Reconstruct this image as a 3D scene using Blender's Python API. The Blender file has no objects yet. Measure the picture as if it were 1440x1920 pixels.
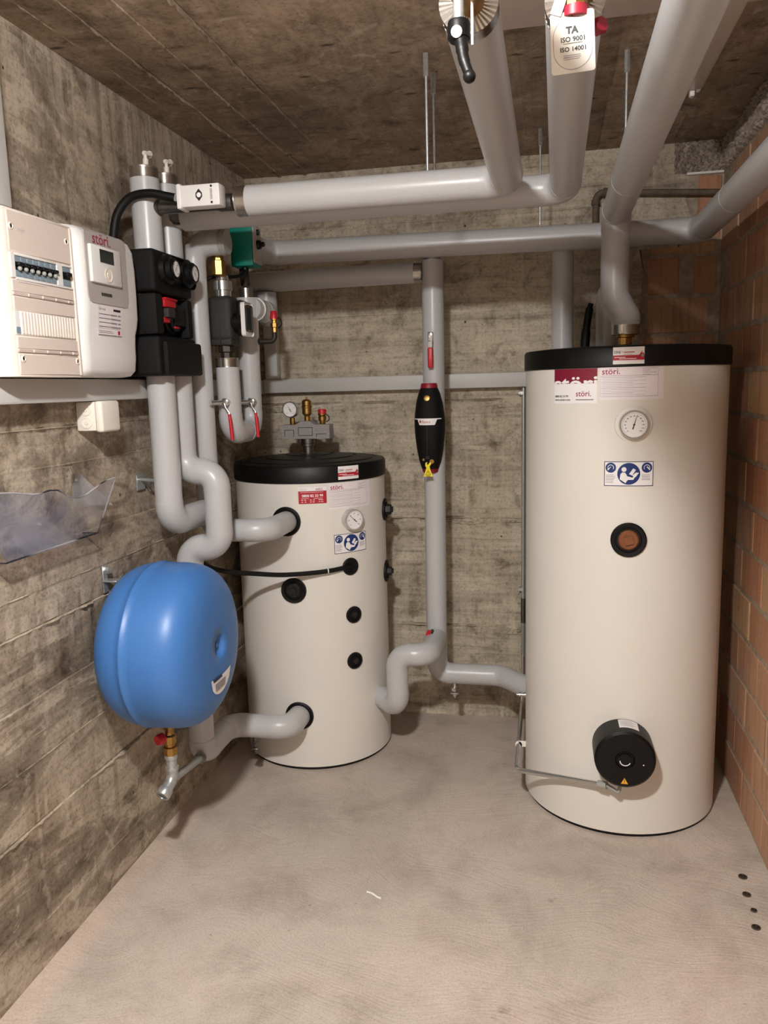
import bpy, bmesh, math, random
from mathutils import Vector, Matrix
random.seed(7)
S = bpy.context.scene
COL = S.collection
PI = math.pi

# ---------------------------------------------------------------- camera, light, exposure
cam_d = bpy.data.cameras.new('camera'); cam = bpy.data.objects.new('camera', cam_d); COL.objects.link(cam)
cam_d.sensor_fit = 'VERTICAL'; cam_d.sensor_height = 36.0
cam_d.lens = 1487.79 / 1920 * 36.0
cam_d.clip_start = 0.02
def cam_axes(p, y, ro):
    f = Vector((math.sin(y)*math.cos(p), math.cos(y)*math.cos(p), math.sin(p)))
    r0 = Vector((math.cos(y), -math.sin(y), 0)); u0 = r0.cross(f)
    return math.cos(ro)*r0 + math.sin(ro)*u0, -math.sin(ro)*r0 + math.cos(ro)*u0, f
r_, u_, f_ = cam_axes(-0.156752, -0.203895, -0.026960)
M = Matrix((r_, u_, -f_)).transposed().to_4x4()
M.translation = Vector((1.28182, -3.41079, 1.48188))
cam.matrix_world = M
S.camera = cam
w = bpy.data.worlds.new('world'); S.world = w; w.use_nodes = True
w.node_tree.nodes['Background'].inputs[0].default_value = (.6, .62, .7, 1)
w.node_tree.nodes['Background'].inputs[1].default_value = 0.02
S.view_settings.view_transform = 'Standard'; S.view_settings.look = 'None'
S.view_settings.gamma = 1; S.view_settings.use_curve_mapping = False
S.view_settings.exposure = 0.0
S.cycles.use_denoising = True
S.cycles.max_bounces = 8; S.cycles.transparent_max_bounces = 12
LAMP_POS = (0.93, -3.05, 2.29); LAMP_R = 0.075; LAMP_FLAT = 0.35; LAMP_STRENGTH = 1400.0
LAMP_COL = (1.0, 0.98, 0.955)
W, H, YB = 1.9435, 2.38, -5.2          # room width, height, rear wall

# ---------------------------------------------------------------- materials
def lin(c):
    return tuple(((x/255/12.92) if x/255 <= .04045 else ((x/255+.055)/1.055)**2.4) for x in c) + (1,)
class N:
    def __init__(s, name):
        s.m = bpy.data.materials.new(name); s.m.use_nodes = True; s.t = s.m.node_tree
        s.p = s.t.nodes['Principled BSDF']; s.out = s.t.nodes['Material Output']
    def n(s, typ, **kw):
        d = s.t.nodes.new(typ)
        for k, v in kw.items():
            if k in d.inputs: d.inputs[k].default_value = v
            else: setattr(d, k, v)
        return d
    def l(s, a, b): s.t.links.new(a, b)
    def coord(s, scale=(1, 1, 1), which='Object'):
        tc = s.n('ShaderNodeTexCoord'); mp = s.n('ShaderNodeMapping'); mp.inputs['Scale'].default_value = scale
        s.l(tc.outputs[which], mp.inputs['Vector']); return mp.outputs[0]
    def noise(s, vec, scale, detail=6, rough=.6, dist=0):
        d = s.n('ShaderNodeTexNoise', Scale=scale, Detail=detail, Roughness=rough, Distortion=dist); s.l(vec, d.inputs['Vector']); return d.outputs['Fac']
    def ramp(s, fac, stops):
        d = s.n('ShaderNodeValToRGB'); e = d.color_ramp.elements
        while len(e) < len(stops): e.new(.5)
        for i, (p, c) in enumerate(stops):
            e[i].position = p; e[i].color = c if len(c) == 4 else lin(c)
        s.l(fac, d.inputs[0]); return d.outputs[0]
    def mix(s, a, b, fac, mode='MIX'):
        d = s.n('ShaderNodeMix', data_type='RGBA', blend_type=mode)
        for v, i in ((fac, 0), (a, 6), (b, 7)):
            if hasattr(v, 'is_linked'): s.l(v, d.inputs[i])
            else: d.inputs[i].default_value = v if not (isinstance(v, tuple) and len(v) == 3) else lin(v)
        return d.outputs[2]
    def math(s, op, a, b=0.0):
        d = s.n('ShaderNodeMath', operation=op)
        for i, v in enumerate((a, b)):
            if hasattr(v, 'is_linked'): s.l(v, d.inputs[i])
            else: d.inputs[i].default_value = v
        return d.outputs[0]
    def bump(s, h, strength=.3, dist=.01):
        d = s.n('ShaderNodeBump', Strength=strength, Distance=dist); s.l(h, d.inputs['Height']); s.l(d.outputs[0], s.p.inputs['Normal'])

def mat(name, col, rough=.5, metal=0., var=.06, nscale=25., bump=0., spec=None, coat=0.):
    q = N(name); c = lin(col); v = q.coord()
    nz = q.noise(v, nscale, 4)
    d = tuple(x*(1-var) for x in c[:3]) + (1,); e = tuple(min(1, x*(1+var)) for x in c[:3]) + (1,)
    q.l(q.ramp(nz, [(.3, d), (.7, e)]), q.p.inputs['Base Color'])
    q.p.inputs['Roughness'].default_value = rough; q.p.inputs['Metallic'].default_value = metal
    if spec is not None: q.p.inputs['Specular IOR Level'].default_value = spec
    if coat: q.p.inputs['Coat Weight'].default_value = coat
    if bump: q.bump(q.noise(v, nscale*6, 3), bump, .002)
    return q.m

def concrete(name, axis, light, mid, dark, patch=2.2, drips=0., lime=False, bumpk=.55, grain=.5, stain=.8, knots=False):
    """cast concrete: wood grain along axis, dark damp stains with ragged borders, pits, lime runs"""
    q = N(name)
    sc = {'x': (.7, 14, 14), 'y': (14, .7, 14), 'z': (14, 14, .7)}
    st = {'x': (.45, 1.3, 1.3), 'y': (1.3, .45, 1.3), 'z': (1.3, 1.3, .45)}
    v = q.coord(); g = q.coord(sc[axis]); e = q.coord(st[axis])
    p0 = q.noise(v, patch*.7, 5, .55, .4)
    base = q.ramp(p0, [(.3, mid), (.5, light), (.7, mid)])
    p1 = q.noise(e, patch*2.0, 9, .62, 1.2)
    base = q.mix(base, dark, q.math('MULTIPLY', q.ramp(p1, [(.49, (0, 0, 0)), (.53, (190, 190, 190)), (.7, (255, 255, 255))]), stain))
    p2 = q.noise(v, patch*5, 8, .68, .6)
    base = q.mix(base, q.ramp(p2, [(.32, (150, 142, 130)), (.47, (236, 235, 232)), (.64, (255, 255, 255))]), .85, 'MULTIPLY')
    gr = q.noise(g, 3.0, 7, .68, .35)
    base = q.mix(base, q.ramp(gr, [(.3, (120, 110, 98)), (.44, (226, 224, 220)), (.6, (255, 255, 255))]), grain, 'MULTIPLY')
    fine = q.noise(v, 80, 4, .72)
    base = q.mix(base, q.ramp(fine, [(.28, (150, 142, 132)), (.5, (255, 255, 255))]), .7, 'MULTIPLY')
    p3 = q.noise(v, patch*8, 8, .7, .9)
    base = q.mix(base, (222, 210, 192), q.math('MULTIPLY', q.ramp(p3, [(.56, (0, 0, 0)), (.66, (255, 255, 255))]), .38))
    if drips:
        s1 = q.noise(q.coord((9, 9, .5)), 2.2, 6, .6, .5)
        base = q.mix(base, light, q.math('MULTIPLY', q.ramp(s1, [(.52, (0, 0, 0)), (.66, (255, 255, 255))]), drips))
    if knots:
        vk = q.n('ShaderNodeTexVoronoi', Scale=1.0, Randomness=1.0); q.l(q.coord((5, 13, 5)), vk.inputs['Vector'])
        base = q.mix(base, (58, 46, 38), q.math('MULTIPLY', q.ramp(vk.outputs['Distance'], [(.06, (255, 255, 255)), (.14, (0, 0, 0))]), .8))
    if lime:
        up = q.n('ShaderNodeSeparateXYZ'); q.l(v, up.inputs[0])
        ur = q.n('ShaderNodeMapRange'); q.l(up.outputs['Z'], ur.inputs[0]); ur.inputs[1].default_value = 1.35; ur.inputs[2].default_value = 1.5
        s3 = q.noise(q.coord((6, 6, .8)), 1.9, 8, .66, .9)
        base = q.mix(base, dark, q.math('MULTIPLY', q.math('MULTIPLY', q.ramp(s3, [(.5, (0, 0, 0)), (.58, (255, 255, 255))]), ur.outputs[0]), .5))
        sx = q.n('ShaderNodeSeparateXYZ'); q.l(v, sx.inputs[0])
        top = q.n('ShaderNodeMapRange'); q.l(sx.outputs['Z'], top.inputs[0]); top.inputs[1].default_value = 2.05; top.inputs[2].default_value = 2.36
        s2 = q.noise(q.coord((17, 17, 1.1)), 1.7, 7, .68, .7)
        m = q.math('MULTIPLY', top.outputs[0], q.ramp(s2, [(.48, (0, 0, 0)), (.64, (255, 255, 255))]))
        base = q.mix(base, (200, 186, 168), q.math('MULTIPLY', m, .7))
    vo = q.n('ShaderNodeTexVoronoi', Scale=17.0, Randomness=1.0); q.l(v, vo.inputs['Vector'])
    sel = q.noise(v, 9, 2)
    pit = q.math('MULTIPLY', q.ramp(vo.outputs['Distance'], [(.05, (255, 255, 255)), (.1, (0, 0, 0))]), q.ramp(sel, [(.53, (0, 0, 0)), (.58, (255, 255, 255))]))
    base = q.mix(base, (52, 42, 34), q.math('MULTIPLY', pit, .85))
    q.l(base, q.p.inputs['Base Color'])
    q.p.inputs['Roughness'].default_value = .8; q.p.inputs['Specular IOR Level'].default_value = .25
    h = q.math('ADD', q.math('MULTIPLY', gr, .7), q.math('MULTIPLY', fine, .35))
    h = q.math('ADD', h, q.math('MULTIPLY', p2, .8)); h = q.math('SUBTRACT', h, q.math('MULTIPLY', pit, 1.2))
    q.bump(h, bumpk, .006)
    return q.m

M_WALL_L = concrete('board_concrete_left', 'y', (198, 184, 166), (178, 163, 144), (104, 89, 75), 2.0, lime=True, grain=.3, stain=.85)
M_WALL_B = concrete('board_concrete_back', 'x', (216, 205, 186), (202, 190, 170), (148, 134, 116), 1.8, drips=.35, bumpk=.8, grain=.62, stain=.5)
M_CEIL = concrete('board_concrete_ceiling', 'y', (186, 166, 146), (172, 153, 134), (118, 102, 88), 1.6, bumpk=.4, grain=.3, stain=.5, knots=True)
M_FRONT = mat('plain_render', (214, 206, 194), .85, var=.1, nscale=4)
M_PLASTER = mat('pale_plaster', (196, 180, 168), .85, var=.08, nscale=9, bump=.3)

def floor_material():
    q = N('screed_floor'); v = q.coord()
    p1 = q.noise(v, 1.5, 7, .6, .8)
    base = q.ramp(p1, [(.32, (184, 172, 160)), (.5, (198, 186, 174)), (.68, (206, 190, 178))])
    sx = q.n('ShaderNodeSeparateXYZ'); q.l(v, sx.inputs[0])
    # unbroomed pinkish margin along the left wall
    edge = q.math('ADD', sx.outputs['X'], q.math('MULTIPLY', q.noise(v, 2.4, 4), .22))
    mr = q.ramp(edge, [(.17, (255, 255, 255)), (.2, (0, 0, 0))])
    base = q.mix(base, (212, 192, 176), q.math('MULTIPLY', mr, .75))
    p2 = q.noise(v, 5.5, 7, .7, .4)
    base = q.mix(base, q.ramp(p2, [(.3, (195, 186, 180)), (.55, (255, 255, 255))]), .5, 'MULTIPLY')
    fine = q.noise(v, 150, 4, .75)
    base = q.mix(base, q.ramp(fine, [(.3, (185, 175, 168)), (.55, (255, 255, 255))]), .45, 'MULTIPLY')
    dots = q.noise(v, 38, 2, .5)
    base = q.mix(base, (120, 103, 90), q.math('MULTIPLY', q.ramp(dots, [(.73, (0, 0, 0)), (.77, (255, 255, 255))]), .5))
    for px_, py_, rr_ in ((1.195, -1.70, .05), (1.165, -1.735, .03), (1.30, -1.27, .07)):
        vd = q.n('ShaderNodeVectorMath', operation='DISTANCE'); q.l(v, vd.inputs[0]); vd.inputs[1].default_value = (px_, py_, 0)
        k = q.math('ADD', vd.outputs['Value'], q.math('MULTIPLY', q.noise(v, 30, 5, .7), rr_*2.6))
        base = q.mix(base, (112, 94, 82), q.math('MULTIPLY', q.ramp(k, [(rr_*1.25, (255, 255, 255)), (rr_*1.6, (0, 0, 0))]), .45))
    q.l(base, q.p.inputs['Base Color'])
    q.p.inputs['Roughness'].default_value = .62; q.p.inputs['Specular IOR Level'].default_value = .3
    # trowel sweeps: fine ridges bent by a slow noise field
    warp = q.n('ShaderNodeTexNoise', Scale=1.6, Detail=1.5); q.l(v, warp.inputs['Vector'])
    wm = q.n('ShaderNodeMix', data_type='RGBA', blend_type='LINEAR_LIGHT'); wm.inputs[0].default_value = .55; q.l(v, wm.inputs[6]); q.l(warp.outputs['Color'], wm.inputs[7])
    wv = q.n('ShaderNodeTexNoise', Scale=9.0, Detail=5.0, Roughness=.6); mp2 = q.n('ShaderNodeMapping'); mp2.inputs['Scale'].default_value = (1.2, 9, 1); q.l(wm.outputs[2], mp2.inputs[0]); q.l(mp2.outputs[0], wv.inputs['Vector'])
    h = q.math('ADD', q.math('MULTIPLY', wv.outputs['Fac'], .9), q.math('MULTIPLY', fine, .5)); h = q.math('ADD', h, q.math('MULTIPLY', p2, .5))
    q.bump(h, .6, .005)
    return q.m
M_FLOOR = floor_material()

def brick_material():
    q = N('clay_brick'); v = q.coord((1, 1, 1), 'Object')
    oi = q.n('ShaderNodeObjectInfo')
    base = q.ramp(oi.outputs['Random'], [(0, (188, 148, 120)), (.22, (194, 156, 128)), (.42, (186, 134, 106)), (.6, (198, 162, 126)), (.8, (178, 126, 98)), (1, (192, 152, 122))])
    geo = q.n('ShaderNodeNewGeometry'); mp = q.n('ShaderNodeMapping'); mp.inputs['Scale'].default_value = (26, 26, 1.6); q.l(geo.outputs['Position'], mp.inputs[0])
    st = q.noise(mp.outputs[0], 1.6, 5, .6, .3)
    base = q.mix(base, q.ramp(st, [(.3, (178, 160, 142)), (.5, (250, 248, 244)), (.72, (255, 255, 255))]), .6, 'MULTIPLY')
    pn = q.noise(geo.outputs['Position'], 7, 6, .65, .4)
    base = q.mix(base, (176, 152, 126), q.math('MULTIPLY', q.ramp(pn, [(.52, (0, 0, 0)), (.72, (255, 255, 255))]), .45))
    fn = q.noise(geo.outputs['Position'], 110, 4, .7)
    base = q.mix(base, q.ramp(fn, [(.3, (180, 170, 160)), (.5, (255, 255, 255))]), .5, 'MULTIPLY')
    q.l(base, q.p.inputs['Base Color']); q.p.inputs['Roughness'].default_value = .85
    q.bump(q.math('ADD', q.math('MULTIPLY', st, 1.0), q.math('MULTIPLY', fn, .4)), .5, .004)
    return q.m
M_BRICK = brick_material()
M_MORTAR = mat('grey_mortar', (162, 148, 130), .9, var=.3, nscale=30, bump=.8)
M_ROUGH = mat('broken_concrete', (160, 146, 134), .95, var=.4, nscale=60, bump=1.0)
M_PVC = mat('pale_grey_pvc_jacket', (188, 188, 190), .33, var=.015, nscale=6)
M_FOIL = mat('aluminium_end_sleeve', (176, 172, 166), .24, .95, var=.1, nscale=60)
M_CHROME = mat('chrome', (208, 208, 206), .18, .9, var=.03)
M_GALV = mat('galvanised_steel', (186, 190, 190), .34, .7, var=.15, nscale=90)
M_STEEL = mat('dull_steel', (120, 118, 114), .4, 1.0, var=.15, nscale=60)
M_DARKSTEEL = mat('dark_iron', (62, 58, 54), .5, .7, var=.2, nscale=60)
M_IRON = mat('rusty_iron', (104, 92, 78), .75, .15, var=.3, nscale=50)
M_BRASS = mat('brass', (172, 136, 78), .36, 1.0, var=.12, nscale=60)
M_BLACK = mat('black_plastic', (9, 9, 10), .45, var=.15, spec=.3)
M_RUBBER = mat('black_rubber', (8, 8, 9), .55, var=.15, spec=.3)
M_PLUG = mat('charcoal_plug', (26, 26, 27), .5, var=.15, spec=.4)
M_EPP = mat('black_foam_shell', (9, 9, 10), .6, var=.4, nscale=160, bump=.5, spec=.25)
M_EPPG = mat('grey_foam_shell', (150, 146, 145), .7, var=.25, nscale=170, bump=.5)
M_DKGREY = mat('charcoal_foam', (40, 38, 37), .6, var=.3, nscale=140, bump=.4)
M_TANK = mat('white_tank_jacket', (226, 222, 214), .42, var=.012, nscale=3)
M_WHITE = mat('white_plastic', (232, 230, 228), .38, var=.012)
M_CREAM = mat('cream_plastic', (233, 222, 212), .42, var=.015)
M_CREAMD = mat('beige_plastic_panel', (222, 208, 198), .45, var=.02)
M_JBOX = mat('ivory_plastic', (238, 232, 220), .4, var=.015)
M_DUCT = mat('grey_cable_duct', (196, 195, 192), .45, var=.015, nscale=5)
M_GREYP = mat('grey_panel', (176, 170, 166), .4, var=.02)
M_LEDGE = mat('pinkish_grey_plastic', (204, 188, 180), .45, var=.02)
M_LCD = mat('dark_lcd', (34, 38, 34), .12, var=.1)
M_BLUE = mat('blue_lacquer', (62, 114, 180), .4, var=.02, nscale=6)
M_RED = mat('red_plastic', (190, 26, 42), .4, var=.05)
M_DKRED = mat('dark_red_plastic', (140, 18, 40), .45, var=.08)
M_GREEN = mat('green_plastic', (0, 122, 108), .42, var=.04)
M_GREYCAP = mat('translucent_grey_plastic', (158, 158, 154), .35, var=.05)
M_YELLOW = mat('yellow_plastic', (240, 222, 30), .45, var=.04)
M_COPPER = mat('brown_fibre_plug', (128, 76, 44), .6, .2, var=.15, nscale=60)
M_BLUEGREY = mat('blue_grey_window', (128, 146, 158), .25, var=.08)
M_ORANGE = mat('amber_sticker', (236, 172, 46), .5, var=.03)
# printed colours
M_CARD = mat('tag_card', (222, 216, 208), .55, var=.02)
I_WHITE = mat('label_white', (240, 238, 238), .5, var=.01)
I_PINK = mat('label_pale_pink', (238, 230, 233), .5, var=.01)
I_RED = mat('print_red', (178, 22, 44), .5, var=.02)
I_MAROON = mat('print_maroon', (124, 14, 44), .5, var=.02)
I_LOGO = mat('print_logo_red', (158, 34, 66), .5, var=.02)
I_BLACK = mat('print_black', (24, 24, 26), .5, var=.02)
I_GREY = mat('print_grey', (150, 142, 148), .5, var=.02)
I_LGREY = mat('print_light_grey', (186, 178, 184), .5, var=.02)
I_BLUE = mat('print_blue', (20, 48, 110), .5, var=.02)
I_NAVY = mat('print_navy', (22, 34, 78), .5, var=.02)

def clear_material(name, tint, gl):
    q = N(name); q.t.nodes.remove(q.p)
    tr = q.n('ShaderNodeBsdfTransparent'); tr.inputs[0].default_value = tint
    g = q.n('ShaderNodeBsdfGlossy', Roughness=.08); g.inputs[0].default_value = (.9, .92, .95, 1)
    d = q.n('ShaderNodeBsdfDiffuse'); d.inputs[0].default_value = (.55, .55, .58, 1)
    nz = q.noise(q.coord((1, 1, 1.6)), 6, 1, .4, .3)
    m0 = q.n('ShaderNodeMixShader'); q.l(q.math('MULTIPLY', q.ramp(nz, [(.5, (40, 40, 40)), (.58, (255, 255, 255))]), gl), m0.inputs[0]); q.l(tr.outputs[0], m0.inputs[1]); q.l(d.outputs[0], m0.inputs[2])
    m1 = q.n('ShaderNodeMixShader'); m1.inputs[0].default_value = .07; q.l(m0.outputs[0], m1.inputs[1]); q.l(g.outputs[0], m1.inputs[2])
    q.l(m1.outputs[0], q.out.inputs[0]); return q.m
M_ACRYL = clear_material('clear_acrylic', (.95, .95, .96, 1), .2)
M_ACEDGE = clear_material('acrylic_edge', (.34, .35, .4, 1), .75)
M_DIFF = mat('milky_diffuser', (196, 186, 174), .35, var=.02)
q_ = N('glowing_bulb'); q_.p.inputs['Base Color'].default_value = (1, 1, 1, 1)
q_.p.inputs['Emission Color'].default_value = LAMP_COL + (1,); q_.p.inputs['Emission Strength'].default_value = LAMP_STRENGTH
M_BULB = q_.m

# ---------------------------------------------------------------- mesh helpers
def frame(d):
    d = Vector(d).normalized(); a = Vector((0, 0, 1)) if abs(d.z) < .9 else Vector((1, 0, 0))
    u = a.cross(d).normalized(); return u, d.cross(u), d
class MB:
    def __init__(s): s.v = []; s.f = []; s.m = []
    def add(s, vs, fs, m=0):
        k = len(s.v); s.v += [tuple(p) for p in vs]; s.f += [tuple(i+k for i in f) for f in fs]; s.m += [m]*len(fs); return s
    def box(s, x0, x1, y0, y1, z0, z1, bev=0, seg=2, m=0, rot=None):
        bm = bmesh.new(); bmesh.ops.create_cube(bm, size=1)
        for v in bm.verts: v.co = Vector(((x1-x0)*v.co.x, (y1-y0)*v.co.y, (z1-z0)*v.co.z))
        if bev: bmesh.ops.bevel(bm, geom=bm.edges[:], offset=bev, segments=seg, profile=.5, affect='EDGES')
        c = Vector(((x0+x1)/2, (y0+y1)/2, (z0+z1)/2)); bm.verts.index_update()
        s.add([(rot @ v.co if rot else v.co) + c for v in bm.verts], [[v.index for v in f.verts] for f in bm.faces], m); bm.free(); return s
    def lathe(s, prof, o, axis=(0, 0, 1), n=32, m=0, caps=(True, True), a0=0.):
        u, v, d = frame(axis); o = Vector(o); vs = []; fs = []
        for r, h in prof:
            for i in range(n):
                a = a0 + 2*PI*i/n; vs.append(o + d*h + (u*math.cos(a) + v*math.sin(a))*max(r, 1e-5))
        for j in range(len(prof)-1):
            for i in range(n):
                k = (i+1) % n; fs.append((j*n+i, j*n+k, (j+1)*n+k, (j+1)*n+i))
        if caps[0]: fs.append(tuple(range(n))[::-1])
        if caps[1]: fs.append(tuple((len(prof)-1)*n+i for i in range(n)))
        return s.add(vs, fs, m)
    def cyl(s, a, b, r, n=20, m=0, r2=None):
        a = Vector(a); b = Vector(b); L = (b-a).length
        return s.lathe([(r, 0), (r if r2 is None else r2, L)], a, b-a, n, m)
    def tube(s, path, r, n=20, m=0, caps=True):
        P = [Vector(p) for p in path]; T = []
        for i in range(len(P)):
            T.append((P[min(i+1, len(P)-1)] - P[max(i-1, 0)]).normalized())
        u = frame(T[0])[0]; vs = []; fs = []
        for i, p in enumerate(P):
            if i:
                ax = T[i-1].cross(T[i])
                if ax.length > 1e-7: u = Matrix.Rotation(T[i-1].angle(T[i]), 3, ax.normalized()) @ u
            u = (u - T[i]*u.dot(T[i])).normalized(); v = T[i].cross(u); rr = r[i] if isinstance(r, (list, tuple)) else r
            for k in range(n):
                a = 2*PI*k/n; vs.append(p + (u*math.cos(a) + v*math.sin(a))*rr)
        for i in range(len(P)-1):
            for k in range(n):
                q = (k+1) % n; fs.append((i*n+k, i*n+q, (i+1)*n+q, (i+1)*n+k))
        if caps: fs.append(tuple(range(n))[::-1]); fs.append(tuple((len(P)-1)*n+k for k in range(n)))
        return s.add(vs, fs, m)
    def prism(s, poly, o, u, v, d, m=0, bev=0):
        o = Vector(o); u = Vector(u); v = Vector(v); nrm = u.cross(v).normalized()*d; n = len(poly)
        a = [o + u*x + v*y for x, y in poly]; vs = a + [p+nrm for p in a]
        fs = [tuple(range(n))[::-1], tuple(range(n, 2*n))] + [(i, (i+1) % n, (i+1) % n+n, i+n) for i in range(n)]
        return s.add(vs, fs, m)
    def sphere(s, c, r, n=16, m=0, sz=1.):
        prof = [(r*math.sin(PI*i/n), -r*sz*math.cos(PI*i/n)) for i in range(n+1)]
        return s.lathe(prof, c, (0, 0, 1), n*2, m, (False, False))
BASE = {}
def mesh_from(mb, name, mats, loc, smooth=40, recalc=True):
    me = bpy.data.meshes.new(name); L = Vector(loc)
    me.from_pydata([tuple(Vector(p)-L) for p in mb.v], [], mb.f)
    mats = mats if isinstance(mats, (list, tuple)) else [mats]
    for m in mats: me.materials.append(m)
    me.polygons.foreach_set('material_index', mb.m)
    if recalc:
        bm = bmesh.new(); bm.from_mesh(me); bmesh.ops.recalc_face_normals(bm, faces=bm.faces); bm.to_mesh(me); bm.free()
    if smooth:
        me.polygons.foreach_set('use_smooth', [True]*len(me.polygons)); me.set_sharp_from_angle(angle=math.radians(smooth))
    me.update(); return me
def thing(name, label, cat, loc, group=None):
    o = bpy.data.objects.new(name, None); COL.objects.link(o); o.location = loc; o.empty_display_size = .02
    o['label'] = label; o['category'] = cat
    if group: o['group'] = group
    BASE[o.name] = Vector(loc); return o
def part(parent, name, mb, mats, label=None, smooth=40, recalc=True, kind=None):
    b = BASE[parent.name]; o = bpy.data.objects.new(name, mesh_from(mb, name, mats, b, smooth, recalc)); COL.objects.link(o)
    o.parent = parent; BASE[o.name] = b
    if label: o['label'] = label
    if kind: o['kind'] = kind
    return o
def solo(name, mb, mats, label, cat, loc, group=None, smooth=40):
    o = bpy.data.objects.new(name, mesh_from(mb, name, mats, loc, smooth)); COL.objects.link(o); o.location = loc
    o['label'] = label; o['category'] = cat; BASE[o.name] = Vector(loc)
    if group: o['group'] = group
    return o
def struct(name, mb, mats, smooth=40, recalc=True):
    o = bpy.data.objects.new(name, mesh_from(mb, name, mats, (0, 0, 0), smooth, recalc)); COL.objects.link(o); o['kind'] = 'structure'; BASE[o.name] = Vector((0, 0, 0)); return o
def spline(pts, k=8):
    P = [Vector(p) for p in pts]; out = []
    for i in range(len(P)-1):
        a = P[max(i-1, 0)]; b = P[i]; c = P[i+1]; d = P[min(i+2, len(P)-1)]
        for j in range(k):
            t = j/k; out.append(.5*((2*b) + (c-a)*t + (2*a-5*b+4*c-d)*t*t + (3*b-a-3*c+d)*t**3))
    return out + [P[-1]]
def arc_path(pts, bend, k=10):
    """pieces: ('s',[p,q]) straight, ('e',[...]) elbow"""
    P = [Vector(p) for p in pts]; pieces = []; cur = P[0]
    for i in range(1, len(P)-1):
        d1 = (P[i]-P[i-1]).normalized(); d2 = (P[i+1]-P[i]).normalized(); th = d1.angle(d2)
        b = bend[i-1] if isinstance(bend, (list, tuple)) else bend
        t = b*math.tan(th/2); s0 = P[i]-d1*t; s1 = P[i]+d2*t
        nrm = (d2 - d1*d1.dot(d2)).normalized(); c = s0 + nrm*b
        arc = [c + (-nrm*math.cos(th*j/k) + d1*math.sin(th*j/k))*b for j in range(k+1)]
        if (s0-cur).length > .004: pieces.append(('s', [cur, s0]))
        pieces.append(('e', arc)); cur = s1
    pieces.append(('s', [cur, P[-1]])); return pieces
def collar(parent, p, d, r, L=.032, name='end_sleeve', core=True):
    d = Vector(d).normalized(); mb = MB(); prof = [(r*.985, -.004)]
    for i in range(7): prof += [(r*(1.0 if i % 2 == 0 else .965), L*i/6)]
    mb.lathe(prof, p, d, 32)
    part(parent, name, mb, M_FOIL, label='crimped aluminium end sleeve')
    if core: part(parent, 'steel_stub', MB().cyl(Vector(p)+d*(L-.002), Vector(p)+d*(L+.03), r*.45, 16), M_STEEL, label='bare steel pipe stub')
def ipipe(name, label, pts, r, bend=.06, start=False, end=False, group='pale grey insulated pipes', core=True, m=None):
    t = thing(name, label, 'pipe', tuple(pts[0]), group)
    m = m or M_PVC
    for kind, path in arc_path(pts, bend):
        if kind == 's':
            a, b = path
            part(t, 'straight_jacket', MB().tube([a, a.lerp(b, .5), b], r, 40), m)
        else:
            d0 = (path[1]-path[0]).normalized(); d1 = (path[-1]-path[-2]).normalized()
            pp = [path[0]-d0*.008] + path + [path[-1]+d1*.008]
            part(t, 'elbow_jacket', MB().tube(pp, r+.0012, 40), m)
    P = [Vector(p) for p in pts]
    if start: collar(t, P[0], P[0]-P[1], r, core=core)
    if end: collar(t, P[-1], P[-1]-P[-2], r, core=core)
    return t
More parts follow.
